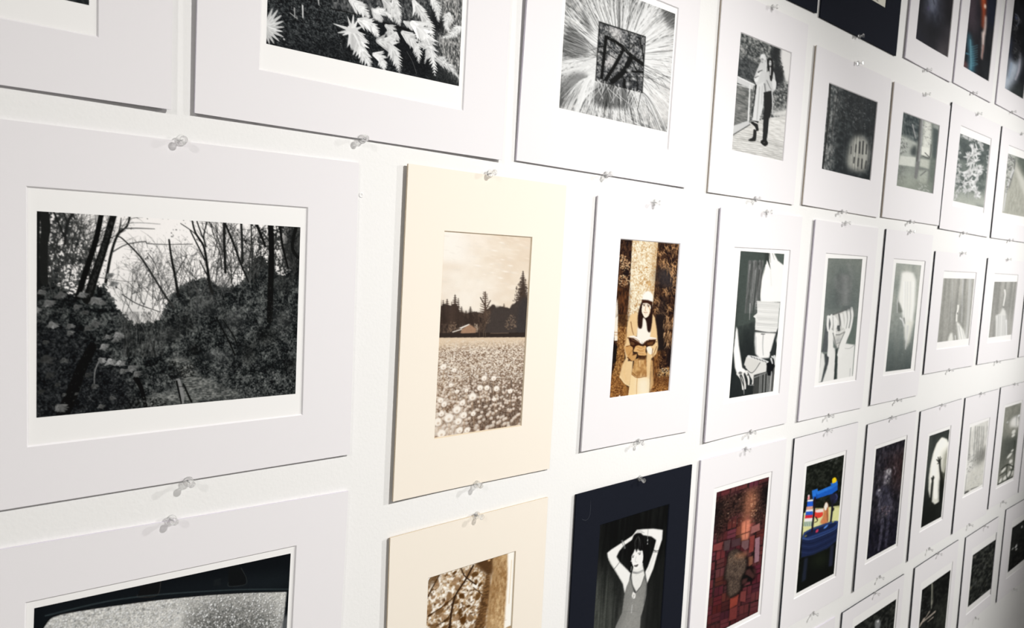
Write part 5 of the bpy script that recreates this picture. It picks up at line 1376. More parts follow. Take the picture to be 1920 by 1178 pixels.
def paint_b7():
    p = Pic('B7', ex=1.15, res=1.2)
    p.crop(1600, 400, 5.89)
    p.a = tone((148, 148, 142), (188, 187, 180), p.noise(4, 120))
    p.line([(1290, 740), (1262, 1180), (1240, 1400)], 34, g(228), 26, a=.5); p.line([(1210, 740), (1195, 1200)], 22, g(205), 16, a=.5); p.line([(1100, 760), (1080, 1200)], 8, g(205), 6, a=.5)
    p.mix(p.mask([(1120, 950), (1190, 930), (1200, 1100), (1180, 1250), (1110, 1250), (1090, 1100)], True, 10) * .45, (120, 122, 118))
    p.poly([(1120, 1190), (1180, 1200), (1150, 1400), (1000, 1410), (1060, 1300)], (146, 146, 140), .6, True, 5)
    p.line([(1157, 1020), (1155, 1060), (1142, 1120), (1140, 1190)], 18, (244, 243, 236), 15); p.line([(1148, 1100), (1150, 1115)], 8, g(110))
    p.poly([(1140, 1195), (1170, 1220), (1215, 1290), (1245, 1400), (1160, 1420), (1150, 1300)], (240, 240, 234), 1, False, 1)
    p.line([(1165, 1240), (1195, 1400)], 8, g(176), 6, a=.8); p.line([(1150, 1240), (1170, 1410)], 6, g(190), 5, a=.8); p.line([(1200, 1290), (1225, 1400)], 6, g(200), 5)
    p.poly([(1070, 1325), (1095, 1320), (1105, 1400), (1040, 1430), (1050, 1380)], (232, 232, 225), 1, False, 1)
    p.line([(1125, 1350), (1130, 1420)], 9, g(230), 7)
    return p.done()


def paint_b8():
    p = Pic('B8', ex=1.35, res=1.2)
    p.crop(1600, 400, 5.89)
    p.a = tone((150, 150, 145), (192, 191, 185), p.noise(3, 120))
    p.mix(p.mask([(1690, 850), (1740, 850), (1760, 1050), (1700, 1120), (1640, 1050)], True, 6) * .3, (128, 130, 126))
    p.line([(1672, 850), (1676, 900), (1664, 980), (1655, 1030)], 17, (246, 245, 240), 14)
    p.poly([(1650, 1040), (1680, 1080), (1695, 1180), (1690, 1380), (1570, 1390), (1575, 1200), (1570, 1130), (1620, 1110)], (238, 238, 233), 1, False, 1)
    for i in range(9):
        x = 1580 + i * 12
        p.line([(x + 10, 1130), (x, 1380)], 6, g(p.rng.choice([170, 200, 248])), 5, a=.7)
    p.line([(1650, 1028), (1662, 1036)], 6, g(100))
    p.line([(1688, 1180), (1692, 1380)], 12, g(250), 10)
    return p.done()


def paint_c1():
    p = Pic('C1', ex=0.95, res=0.8)
    p.fill((12, 15, 18))
    p.crop(40, 1020, 3.692)
    p.mix(p.mask([(100, 480), (900, 330), (1850, 200), (1850, 320), (900, 380), (160, 540)], False, 14) * .5, (34, 42, 46))
    p.poly([(830, 280), (965, 255), (945, 365), (805, 372)], (16, 17, 18)); p.line([(805, 355), (815, 372), (940, 358), (965, 265)], 5, (44, 42, 40), 5)
    p.poly([(1430, 170), (1500, 150), (1555, 230), (1550, 285), (1435, 298)], (15, 17, 18)); p.line([(1432, 270), (1440, 297), (1548, 284), (1556, 240), (1520, 170)], 4, (42, 46, 46), 4); p.poly([(1335, 250), (1380, 240), (1380, 290), (1330, 295)], (22, 26, 28))
    p.line([(170, 500), (600, 400), (1000, 350), (1500, 320), (1850, 316)], 10, (52, 62, 64), 8, a=.7)
    win = [(150, 590), (200, 520), (280, 488), (500, 450), (900, 395), (1300, 355), (1600, 338), (1835, 332), (1820, 480), (1780, 800), (1740, 1600), (200, 1800), (120, 1000), (130, 700)]
    M = p.mask(win, False, .4)
    keep = p.a
    p.a = tone((150, 150, 146), (222, 221, 216), p.noise(2.2))
    dark = np.clip(p.mask([(1150, 480), (1420, 390), (1700, 440), (1780, 560), (1700, 900), (1300, 1100), (1050, 900), (1130, 640)], True, 22) + .0, 0, 1)
    p.mix(dark, tone((62, 64, 62), (150, 149, 145), p.noise(2.4)))
    p.mix(p.mask([(1060, 470), (1110, 470), (1080, 700), (1040, 700)], False, 5) * .7, (224, 223, 218))
    for i in range(3600):
        x, y = p.rng.uniform(140, 1830), p.rng.uniform(330, 900 if i % 3 else 1700)
        r = p.rng.uniform(3, 9.5)
        dkh = 1150 < x < 1760
        p.dab(x + 2.5, y + 3, r * 1.1, r * 1.1, 0, g(95 if dkh else 140), .5, hard=.4)
        p.dab(x, y, r * .9, r * .9, 0, g(p.rng.uniform(190, 250) if dkh else p.rng.uniform(196, 232)), .85, hard=.5)
    for i in range(60):
        p.dab(p.rng.uniform(180, 1100), p.rng.uniform(430, 700), 10, 7, 0, g(120), .6)
    inner = p.a
    p.a = keep
    p.mix(M, inner)
    p.line(win[:3] + win[3:8], 8, (4, 5, 6), 6, a=.9)
    p.poly([(1800, 560), (1850, 520), (1850, 900), (1760, 900)], (96, 98, 100), .8, True, 3)
    return p.done()


def paint_c2():
    p = Pic('C2', ex=1.12, res=0.95)
    p.crop(480, 878, 3.927)
    p.a = tone((150, 118, 80), (252, 246, 234), np.clip(p.noise(4) * 1.3 - .1, 0, 1))
    reg = [(1255, 800), (1690, 640), (1720, 1000), (1600, 1400), (1500, 2100), (1200, 2400), (1200, 1200)]
    p.scatter(1500, reg, (1.6, 4.4), [(92, 64, 36), (120, 86, 50), (166, 128, 84), (255, 252, 244), (255, 250, 240), (196, 162, 118), (76, 50, 28)], thin=.6, a=.85)
    for i in range(70):                       # heart-shaped leaves
        x, y = p.rng.uniform(1250, 1700), p.rng.uniform(760, 1500)
        r = p.rng.uniform(14, 34)
        c = np.array((110, 78, 44)) + p.rng.uniform(-30, 70)
        a_ = p.rng.uniform(0, 3)
        p.dab(x, y, r, r * .68, a_, c, .9, hard=.2)
        p.line([(x - math.cos(a_) * r, y - math.sin(a_) * r), (x + math.cos(a_) * r, y + math.sin(a_) * r)], 2.5, c * .6, 2, a=.7)
    p.poly([(1610, 720), (1700, 690), (1680, 800), (1640, 1000), (1700, 800), (1650, 760)], (150, 116, 76), .5, True, 3)
    for pts, w in (([(1600, 720), (1540, 830), (1470, 940), (1440, 1060), (1420, 1240)], 13), ([(1470, 940), (1390, 1010), (1270, 1090)], 6), ([(1510, 740), (1540, 800), (1620, 860)], 7), ([(1350, 790), (1290, 900), (1260, 960)], 8), ([(1600, 880), (1700, 960)], 4), ([(1440, 1060), (1400, 1120), (1330, 1160)], 5)):
        p.line(pts, w, (52, 34, 20), w * 1.15)
    p.poly([(1255, 800), (1350, 780), (1300, 860), (1255, 880)], (96, 70, 42), .7, True, 2)
    p.poly([(1850, 600), (2000, 560), (2000, 2400), (1800, 2400), (1820, 1000)], (255, 250, 240), 1)
    # dark fork and trunk
    bark = tone((146, 108, 66), (236, 208, 162), np.clip(p.noise(3, 5) * .6 + p.noise(26, 60) * .5, 0, 1))
    p.mix(p.mask([(1610, 700), (1720, 660), (1760, 640), (1740, 780), (1700, 790), (1660, 750)], False, 1.5), (84, 58, 34))
    p.mix(p.mask([(1690, 800), (1720, 780), (1730, 900), (1690, 1100), (1640, 1500), (1520, 2400), (1430, 2400), (1560, 1320), (1640, 1060)], False, 1), tone((70, 46, 26), (150, 112, 70), p.noise(5, 2)))
    p.mix(p.mask([(1740, 660), (1850, 620), (1850, 800), (1830, 1100), (1800, 1500), (1760, 2400), (1600, 2400), (1680, 1300), (1720, 900), (1745, 760)], False, 1), bark)
    p.mix(p.mask([(1740, 660), (1775, 650), (1760, 900), (1700, 1250), (1660, 1250), (1725, 900)], False, 5) * .55, (122, 86, 48))
    for i in range(30):
        y = 760 + i * 18
        p.line([(1700 - i * 3, y), (1725 - i * 3, y - 8)], 4, (60, 40, 22), 3, a=.6)
    for i in range(60):
        x, y = p.rng.uniform(1690, 1840), p.rng.uniform(680, 1500)
        p.line([(x, y), (x + p.rng.uniform(8, 22), y - 3)], 3, (116, 82, 46), 2, a=.5)
    p.line([(1880, 680), (1860, 1000)], 4, (226, 200, 160)); p.line([(1900, 760), (1880, 1180)], 4, (232, 210, 176)); p.dab(1716, 682, 12, 8, 0, (220, 180, 130)); p.dab(1860, 1175, 40, 12, 0, (150, 116, 72), .8)
    return p.done()


def paint_c3():
    p = Pic('C3', ex=1.22, res=1.1)
    p.crop(960, 978, 5.89)
    p.a = tone((8, 9, 9), (24, 25, 24), p.noise(4, 60))
    p.mix(p.mask([(960, 480), (1100, 560), (1220, 760), (1210, 1000), (1130, 1200), (1000, 2000), (850, 2000), (900, 1000)], True, 22) * .75, tone((42, 45, 42), (112, 115, 108), np.clip(p.noise(5, 60) * .7 + p.noise(1.1, 1.1, 1) * .3, 0, 1)))
    p.mix(p.mask([(880, 1000), (980, 950), (950, 2000), (820, 2000)], False, 16) * .5, (132, 136, 126))
    for x in (1070, 1140, 1000):
        p.line([(x, 600), (x - 18, 900), (x - 40, 1250)], 16, (30, 33, 30), 20, a=.45)
    p.mix(p.mask([(1490, 560), (1720, 300), (1690, 1200), (1640, 2000), (1420, 2000)], False, 10) * .5, (34, 36, 34))
    skin, shade = (248, 247, 243), (206, 206, 200)
    p.scatter(40, [(960, 60), (1690, 20), (1640, 1180), (900, 1180)], (.3, .6), [g(120)], a=.5)
    # arms
    p.poly([(1052, 350), (1100, 310), (1210, 240), (1330, 160), (1380, 95), (1430, 95), (1420, 130), (1320, 210), (1235, 270), (1185, 330), (1155, 390), (1190, 450), (1240, 500), (1310, 570), (1290, 680), (1245, 800), (1225, 690), (1150, 560), (1090, 470), (1060, 400)], skin, 1, False, .4)
    p.poly([(1380, 100), (1440, 88), (1560, 83), (1663, 97), (1655, 200), (1610, 340), (1560, 520), (1490, 690), (1470, 560), (1500, 500), (1560, 330), (1590, 210), (1540, 170), (1450, 155), (1400, 140)], skin, 1, False, .4)
    p.line([(1070, 420), (1140, 540), (1225, 680)], 12, shade, 8, a=.6); p.line([(1600, 260), (1560, 400), (1500, 560)], 10, shade, 8, a=.5)
    p.line([(1380, 120), (1420, 112), (1460, 130)], 6, g(150), 4); p.line([(1375, 105), (1445, 95)], 4, g(170), 3); p.line([(1400, 135), (1440, 125)], 4, g(140), 3)
    for d in (0, 10, 20):
        p.line([(1205 + d, 215 - d * .4), (1225 + d, 260 - d * .2), (1240 + d * .9, 305 - d * .5)], 4, g(90 if d != 10 else 210), 4)
    p.scatter(16, [(1220, 260), (1260, 270), (1260, 310), (1230, 310)], (.5, 1), [g(90), g(230)], a=.8)
    p.line([(1128, 528), (1160, 490), (1185, 455)], 6, g(40), 4); p.line([(1560, 318), (1590, 330), (1620, 322)], 8, g(25), 6); p.line([(1562, 340), (1608, 345)], 4, g(60))
    p.line([(1503, 88), (1497, 160), (1496, 255)], 5, g(150), 3); p.dab(1497, 210, 7, 14, 0, g(190)); p.dab(1495, 250, 6, 8, 0, g(220))
    # hair back
    p.poly([(1350, 150), (1400, 130), (1440, 150), (1465, 250), (1490, 360), (1470, 400), (1440, 480), (1400, 520), (1330, 500), (1320, 560), (1290, 540), (1280, 420), (1290, 300), (1320, 220)], (14, 14, 14), 1, True, .4)
    # neck, face
    p.poly([(1340, 500), (1440, 460), (1455, 540), (1470, 620), (1450, 680), (1370, 780), (1330, 700), (1315, 620)], (240, 239, 234), 1, False, .4)
    p.poly([(1330, 330), (1370, 300), (1430, 300), (1448, 380), (1440, 450), (1415, 510), (1370, 530), (1340, 500), (1320, 430)], (250, 249, 246), 1, True)
    p.poly([(1320, 240), (1380, 190), (1440, 230), (1450, 310), (1420, 330), (1400, 320), (1390, 300), (1375, 345), (1360, 300), (1345, 340), (1330, 370), (1310, 400), (1290, 380)], (13, 13, 13), 1, False, .3)
    for i in range(16):
        x = p.rng.uniform(1330, 1440)
        p.line([(1395, 160), (x, 230), (x + p.rng.normal(0, 14), 310)], 4, g(p.rng.choice([90, 20, 150, 10])), 2, a=.7)
    p.line([(1440, 320), (1470, 350), (1460, 390)], 10, g(20), 6)
    p.line([(1325, 385), (1350, 378)], 6, g(60), 4); p.dab(1336, 396, 12, 7, .1, g(50)); p.line([(1392, 355), (1424, 345)], 6, g(60), 4); p.dab(1410, 364, 13, 7, -.2, g(50))
    p.line([(1372, 390), (1360, 440), (1378, 452)], 4, g(170), 3); p.poly([(1345, 488), (1372, 482), (1394, 474), (1385, 498), (1362, 504)], (92, 88, 86), 1, True)
    p.dab(1316, 440, 7, 7, 0, g(225)); p.dab(1440, 470, 6, 10, 0, g(225))
    p.line([(1320, 480), (1330, 520), (1322, 560)], 12, g(16), 8); p.line([(1300, 400), (1300, 480), (1310, 560)], 16, g(18), 10); p.line([(1318, 500), (1314, 545)], 5, g(215))
    # choker and pendant
    p.line([(1335, 560), (1390, 565), (1452, 535)], 16, g(150), 12, a=.8); p.line([(1338, 572), (1395, 576), (1455, 546)], 4, g(80), 3)
    p.line([(1322, 600), (1330, 700), (1345, 790)], 4, g(110), 3); p.scatter(20, [(1340, 590), (1450, 570), (1430, 680), (1370, 720)], (.6, 1.2), [g(205)], a=.6)
    # dress
    p.poly([(1310, 620), (1330, 720), (1360, 790), (1420, 720), (1462, 600), (1490, 690), (1480, 820), (1450, 960), (1420, 1060), (1410, 1200), (1420, 1600), (1440, 2000), (1080, 2000), (1110, 1400), (1145, 1160), (1215, 1010), (1240, 820), (1265, 720)], (136, 136, 132), 1, False, .5)
    p.mix(p.mask([(1300, 800), (1420, 800), (1400, 1200), (1420, 2000), (1180, 2000), (1220, 1200)], False, 14) * .45, (178, 177, 171))
    p.mix(p.mask([(1215, 1010), (1260, 760), (1280, 760), (1250, 1010), (1180, 1200), (1145, 1170)], False, 5) * .5, (96, 98, 94))
    p.line([(1460, 620), (1485, 700), (1455, 900)], 14, g(92), 12, a=.5)
    p.line([(1328, 920), (1318, 1010)], 6, g(210), 8, a=.8); p.line([(1240, 1000), (1330, 990), (1420, 1010)], 6, g(110), 4, a=.5)
    p.line([(1310, 620), (1335, 720), (1360, 790), (1420, 720), (1462, 600)], 6, g(80), 6)
    p.poly([(1340, 780), (1362, 800), (1362, 840), (1345, 855), (1325, 835), (1328, 800)], (238, 237, 232), 1, True); p.dab(1345, 818, 8, 12, 0, g(170)); p.dab(1340, 838, 5, 6, 0, g(120))
    p.line([(1468, 560), (1478, 640)], 4, g(120), 3)
    return p.done()


def paint_c4():
    p = Pic('C4', ex=1.18, res=1.05)
    p.crop(1280, 978, 5.89)
    p.a = tone((16, 12, 13), (62, 44, 42), p.noise(3))
    n = p.noise(2)
    def brick(x, y, dx, dy, ux, uy, c):
        q = [(x, y), (x + dx, y + dy), (x + dx + ux, y + dy + uy), (x + ux, y + uy)]
        p.poly(q, c, 1)
        p.line(q + q[:1], 3.2, (34, 16, 19), 3.2, smooth=False, a=p.rng.uniform(.35, 1))
    for r in range(-1, 20):                    # basketweave courses
        for c in range(-1, 7):
            x = 330 + c * 104 - r * 7 - 10
            y = -330 + r * 100 - c * 34
            x, y = x + p.rng.normal(0, 7), y + p.rng.normal(0, 6)
            base = np.array((98, 48, 51)) * p.rng.uniform(.72, 1.15) + p.rng.normal(0, 4, 3)
            if (r + c) % 2:
                brick(x, y, 100, -34, -4, 46, base); brick(x - 4, y + 50, 100, -34, -4, 46, base * p.rng.uniform(.85, 1.1))
            else:
                brick(x, y, 48, -16, -8, 96, base); brick(x + 52, y - 17, 48, -16, -8, 96, base * p.rng.uniform(.85, 1.1))
    p.mix(p.mask([(280, 850), (700, 950), (840, 900), (830, 1300), (240, 1300)], False, 26) * .45, (58, 26, 28))
    # dead leaves and soil at the top
    top = p.mask([(370, -260), (960, -420), (960, -200), (880, 40), (850, 130), (760, -20), (620, -70), (480, 20), (430, 200), (340, 230)], False, 5)
    p.mix(top * .93, tone((20, 14, 13), (84, 58, 50), np.clip(n * 1.3 - .2, 0, 1)))
    p.scatter(420, [(370, -250), (960, -420), (920, 180), (850, 100), (480, 0), (340, 220)], (.7, 1.9), [(140, 104, 90), (60, 40, 34), (20, 14, 13), (92, 62, 52), (16, 12, 12), (170, 136, 118)], a=.8)
    p.poly([(880, -420), (965, -430), (950, -200), (900, -120), (870, -280)], (14, 12, 14), .8, False, 5)
    p.poly([(340, -260), (440, -200), (400, 60), (345, 100)], (12, 12, 13), .75, False, 6)
    # sunlit streak
    p.mix(p.mask([(700, -320), (790, -380), (820, -200), (760, -100), (760, 100), (720, 220), (640, 200), (670, -20)], False, 6) * .55, (238, 152, 112))
    p.scatter(46, [(740, -260), (800, -300), (820, -80), (760, -40)], (.8, 2), [(240, 200, 166), (214, 150, 110)], a=.9)
    p.poly([(655, 10), (745, -20), (740, 110), (650, 140)], (226, 140, 110), .8, False, 1.5); p.poly([(650, 150), (735, 120), (725, 200), (650, 215)], (216, 136, 108), .85, False, 1)
    p.line([(700, 0), (690, 190)], 5, (110, 56, 46)); p.line([(650, 145), (740, 112)], 6, (40, 20, 18))
    for q, c in (([(760, 60), (850, 20), (850, 100), (750, 140)], (150, 96, 92)), ([(740, 170), (795, 150), (780, 330), (730, 350)], (132, 62, 58)), ([(800, 190), (850, 170), (840, 440), (790, 460)], (150, 112, 122)), ([(650, 220), (730, 205), (725, 290), (690, 320), (650, 280)], (112, 82, 84)), ([(540, 210), (640, 180), (640, 260), (540, 290)], (74, 52, 56)), ([(460, 220), (530, 200), (515, 320), (455, 325)], (78, 60, 62)), ([(340, 260), (450, 220), (430, 310), (335, 330)], (122, 60, 58)), ([(720, 400), (775, 380), (770, 470), (730, 500)], (130, 84, 66)), ([(640, 775), (700, 765), (690, 890), (630, 880)], (116, 58, 56)), ([(525, 850), (620, 800), (600, 920), (520, 970)], (140, 62, 50)), ([(520, 970), (605, 930), (595, 1070), (510, 1100)], (110, 50, 48))):
        p.poly(q, (14, 8, 9), .8, False, 2.5)
        p.poly(q, c, 1)
    # the hole
    hole = [(520, 330), (600, 300), (650, 330), (720, 400), (720, 500), (790, 500), (800, 620), (760, 660), (700, 680), (650, 750), (620, 800), (540, 840), (490, 800), (480, 650), (450, 640), (480, 480), (490, 380)]
    p.poly(hole, (10, 8, 8), 1, True, 2)
    p.mix(p.mask([(520, 340), (600, 310), (640, 350), (700, 420), (690, 540), (640, 640), (630, 760), (540, 830), (500, 790), (500, 660), (470, 620), (490, 480)], True, 2), tone((52, 42, 38), (116, 98, 84), np.clip(p.noise(1.4) * .8 + p.noise(8) * .3 - .1, 0, 1)))
    p.scatter(110, [(520, 360), (700, 380), (690, 480), (500, 470)], (.6, 1.5), [(170, 134, 104), (96, 74, 60), (40, 30, 26)], a=.8)
    p.poly([(590, 370), (680, 340), (720, 350), (690, 390), (600, 400)], (196, 134, 100), .6, True, 3)
    for q in ([(700, 540), (740, 520), (800, 600), (770, 640), (690, 590)], [(660, 640), (720, 620), (700, 680), (650, 700)], [(760, 510), (810, 540), (800, 590)]):
        p.poly(q, (74, 46, 44), .9, False, 1)
    p.line([(700, 600), (760, 640), (720, 660)], 18, (10, 7, 8), 12)
    p.scatter(60, [(850, 100), (900, 60), (880, 560), (850, 600)], (.7, 1.8), [(120, 72, 60), (70, 34, 32), (30, 18, 18)], a=.7)
    return p.done()


def paint_c5():
    p = Pic('C5', ex=1.1, res=1.15)
    p.crop(1280, 800, 5.89)
    p.a = tone((14, 17, 13), (50, 54, 46), np.clip(p.noise(3) * 1.2 - .3, 0, 1))
    p.poly([(1340, 960), (1420, 900), (1560, 900), (1740, 870), (1760, 960), (1740, 1200), (1320, 1260)], (222, 222, 160), 1)
    p.poly([(1370, 900), (1560, 905), (1600, 870), (1745, 880), (1745, 840), (1370, 840)], (20, 24, 16), .8, False, 2)
    p.scatter(14, [(1600, 360), (1720, 340), (1700, 420), (1620, 420)], (1, 2.2), [g(90), g(130)], a=.6)
    # striped boxes and red toy behind
    for y0, y1, c in ((805, 825, (236, 236, 236)), (825, 880, (36, 92, 206)), (880, 915, (214, 160, 140)), (915, 935, (240, 240, 238)), (935, 975, (40, 92, 196)), (975, 1010, (214, 44, 60)), (1010, 1045, (240, 238, 236)), (1045, 1100, (196, 206, 180))):
        k = (y0 - 805) / 300 * 46
        p.poly([(1382 - k, y0 + 6), (1442 - k * .2, y0), (1440 - k * .2, y1), (1376 - k, y1 + 6)], c)
    p.poly([(1385, 760), (1405, 760), (1405, 805), (1378, 810)], (236, 150, 156)); p.dab(1392, 765, 9, 14, 0, (232, 226, 226))
    for i in range(5):
        p.line([(1345 + i * 20, 1055), (1340 + i * 20, 1098)], 6, (70, 110, 110))
    p.poly([(1460, 930), (1520, 915), (1550, 960), (1530, 1000), (1465, 1010)], (226, 66, 54), 1, True); p.poly([(1470, 925), (1550, 910), (1560, 940), (1480, 950)], (240, 226, 218), 1, True)
    p.poly([(1560, 900), (1580, 840), (1600, 850), (1610, 900), (1600, 1060), (1520, 1070), (1550, 990)], (206, 130, 84), 1, True, 1); p.poly([(1562, 890), (1582, 840), (1602, 860), (1598, 900), (1575, 930)], (244, 236, 224), 1, True); p.line([(1595, 900), (1600, 1050)], 8, (120, 70, 44), 8)
    # blue beam with knob
    p.poly([(1430, 750), (1640, 660), (1705, 620), (1710, 700), (1650, 745), (1440, 810)], (28, 92, 190), 1)
    p.poly([(1430, 745), (1640, 655), (1700, 620), (1705, 650), (1640, 690), (1440, 775)], (42, 118, 216), 1)
    p.poly([(1430, 710), (1490, 688), (1495, 720), (1430, 745)], (40, 116, 214)); p.poly([(1635, 630), (1705, 600), (1712, 650), (1640, 680)], (38, 110, 206)); p.line([(1480, 745), (1484, 800)], 6, (20, 70, 150))
    p.poly([(1650, 610), (1655, 580), (1680, 565), (1697, 585), (1692, 615), (1655, 630)], (238, 204, 30), 1, True)
    p.poly([(1630, 760), (1700, 740), (1710, 800), (1680, 850), (1640, 840)], (34, 36, 60), 1, True); p.line([(1690, 750), (1705, 780), (1690, 810)], 8, (70, 80, 130), 6)
    p.line([(1462, 790), (1450, 960), (1430, 1150)], 22, (30, 22, 30), 20); p.line([(1655, 820), (1645, 960), (1630, 1080)], 26, (26, 26, 38), 20); p.dab(1655, 920, 22, 26, 0, (30, 28, 36))
    p.line([(1470, 1000), (1490, 1040), (1460, 1060)], 12, (60, 46, 26), 8)
    # tub
    p.crop(1280, 978, 5.89)
    p.poly([(1320, 180), (1340, 120), (1440, 70), (1640, 0), (1710, 0), (1730, 60), (1715, 200), (1600, 300), (1440, 370), (1310, 400), (1315, 260)], (28, 38, 70), 1, False, .5)
    p.poly([(1330, 150), (1400, 90), (1640, 5), (1715, 0), (1725, 40), (1640, 100), (1420, 185), (1340, 195)], (42, 62, 112), 1, True)
    p.poly([(1350, 150), (1410, 105), (1640, 25), (1700, 20), (1640, 75), (1420, 160), (1360, 178)], (24, 34, 66), 1, True)
    p.line([(1325, 185), (1420, 195), (1640, 110), (1725, 50)], 12, (60, 84, 138), 8)
    for k in range(4):
        p.line([(1318, 230 + k * 36), (1430, 240 + k * 34), (1620, 160 + k * 32), (1720, 100 + k * 28)], 8, (40, 54, 94) if k % 2 else (18, 24, 48), 7, a=.8)
    p.dab(1485, 105, 18, 22, .4, (196, 60, 90)); p.dab(1580, 60, 30, 14, -.4, (90, 140, 220)); p.dab(1360, 160, 16, 12, 0, (110, 110, 70)); p.dab(1660, 5, 16, 10, 0, (160, 160, 90)); p.dab(1430, 90, 12, 40, 0, (34, 22, 32))
    p.poly([(1310, 400), (1440, 370), (1600, 300), (1715, 200), (1700, 400), (1660, 600), (1250, 810)], (13, 16, 13), 1, False, 1)
    p.mix(p.mask([(1430, 400), (1560, 340), (1600, 450), (1480, 500)], True, 6) * .5, (38, 46, 30))
    p.poly([(1345, 410), (1385, 395), (1360, 640), (1315, 670)], (34, 40, 56), .9, False, 1); p.poly([(1630, 280), (1670, 250), (1650, 490), (1610, 500)], (38, 42, 62), .9, False, 1)
    return p.done()


def paint_c6():
    p = Pic('C6', ex=.86, res=1.15)
    p.crop(1600, 800, 5.89)
    p.a = tone((16, 16, 22), (64, 60, 66), np.clip(p.noise(2.5, 9) * 1.0 - .12, 0, 1))
    p.mix(p.mask([(400, 350), (560, 300), (540, 700), (430, 640)], True, 10) * .5, (58, 36, 32))
    p.mix(p.mask([(180, 1100), (500, 1000), (450, 1500), (140, 1450)], False, 12) * .6, (12, 12, 24))
    p.scatter(90, [(250, 300), (540, 200), (520, 600), (240, 700)], (.8, 2.4), [(62, 52, 56), (22, 20, 26), (70, 48, 46)], a=.5)
    p.poly([(345, 520), (380, 470), (415, 475), (420, 540), (405, 620), (370, 650), (335, 640)], (92, 88, 94), .9, True, 1)
    p.poly([(360, 490), (400, 468), (418, 490), (400, 530), (370, 520)], (170, 166, 168), .8, True, 1); p.dab(360, 560, 14, 18, 0, (150, 146, 150), .7); p.dab(375, 600, 7, 7, 0, (226, 222, 222), .9); p.dab(385, 570, 16, 30, 0, (40, 38, 46), .8)
    p.line([(440, 440), (465, 490), (450, 540)], 14, (84, 74, 78), 8); p.dab(430, 440, 14, 12, 0, (70, 60, 60), .7)
    p.poly([(300, 680), (370, 650), (410, 720), (420, 860), (400, 950), (320, 950), (290, 800)], (48, 47, 58), .9, True, 3)
    p.poly([(270, 690), (300, 690), (310, 740), (280, 780), (255, 740)], (96, 94, 106), .9, True, 1); p.dab(288, 705, 14, 12, 0, (206, 204, 208), .9)
    p.line([(300, 780), (285, 860), (295, 940)], 26, (78, 76, 88), 20, a=.8); p.line([(390, 760), (410, 850), (405, 920)], 30, (70, 68, 80), 24, a=.8)
    p.scatter(90, [(310, 880), (410, 890), (400, 980), (310, 980)], (.7, 1.6), [(120, 112, 116), (60, 54, 66), (130, 96, 100)], a=.8)
    p.line([(330, 970), (320, 1100), (300, 1240), (280, 1360)], 44, (66, 64, 76), 26, a=.75); p.line([(385, 970), (380, 1100), (365, 1220), (360, 1330)], 40, (62, 60, 74), 24, a=.75)
    p.line([(345, 1000), (340, 1200)], 10, (22, 22, 30), 12)
    p.scatter(260, [(260, 460), (460, 440), (440, 900), (400, 1360), (270, 1370), (290, 900)], (.5, 1.4), [(22, 21, 28), (52, 50, 58), (104, 100, 108), (128, 122, 126)], a=.65)
    p.scatter(70, [(340, 470), (420, 470), (410, 640), (340, 650)], (.5, 1.3), [(170, 166, 168), (40, 38, 44), (110, 106, 110)], a=.7)
    p.scatter(80, [(310, 860), (415, 880), (420, 1000), (310, 990)], (.5, 1.3), [(150, 142, 144), (50, 46, 54), (120, 112, 116)], a=.7)
    p.a = p.a * np.clip(.62 + .7 * p.noise(2.2, 4), 0, 1.25)[..., None]
    return p.done()


def paint_c7():
    p = Pic('C7', ex=.9, res=1.2)
    p.crop(1600, 800, 5.89)
    p.a = tone((46, 50, 48), (64, 68, 64), p.noise(10, 30))
    p.mix(p.mask([(790, 700), (1010, 620), (960, 1010), (740, 1140)], False, 20), (14, 16, 14))
    pale, mid = (234, 233, 224), (206, 206, 196)
    p.poly([(975, 122), (1030, 140), (1055, 200), (1045, 280), (1025, 420), (1000, 520), (960, 480), (955, 600), (950, 700), (945, 830), (900, 860), (868, 830), (866, 660), (860, 760), (846, 792), (830, 700), (834, 560), (850, 440), (880, 300), (920, 190)], mid, 1, False, .5)
    p.poly([(975, 130), (1025, 150), (1045, 200), (1020, 270), (985, 420), (970, 500), (945, 620), (930, 780), (890, 790), (880, 640), (850, 620), (860, 440), (890, 300), (925, 200)], pale, 1, True, .8)
    p.mix(p.mask([(1000, 300), (1050, 240), (1030, 480), (1000, 660), (985, 560)], False, 6) * .7, (104, 104, 86))
    p.poly([(870, 560), (880, 560), (888, 620), (880, 700), (862, 860), (840, 900), (852, 740), (862, 640)], (30, 32, 28), 1, False, .6)
    for a_, L in ((-1.5, 64), (-1.2, 50), (-1.85, 46), (-1.35, 62)):
        p.line([(876, 610), (876 + math.cos(a_) * L, 610 + math.sin(a_) * L)], 12, (36, 38, 34), 8)
    p.poly([(940, 380), (965, 380), (965, 440), (975, 520), (1000, 600), (1010, 660), (990, 680), (955, 560), (945, 450)], (34, 35, 30), 1, False, .6)
    for a_, L in ((-1.15, 54), (-1.45, 66), (-1.8, 62), (-2.3, 46), (2.6, 26)):
        p.line([(950, 400), (950 + math.cos(a_) * L, 400 + math.sin(a_) * L)], 13, (36, 37, 32), 8)
    p.poly([(955, 560), (1000, 640), (985, 860), (950, 840), (945, 700)], (22, 24, 21), 1, False, 1.5)
    return p.done()


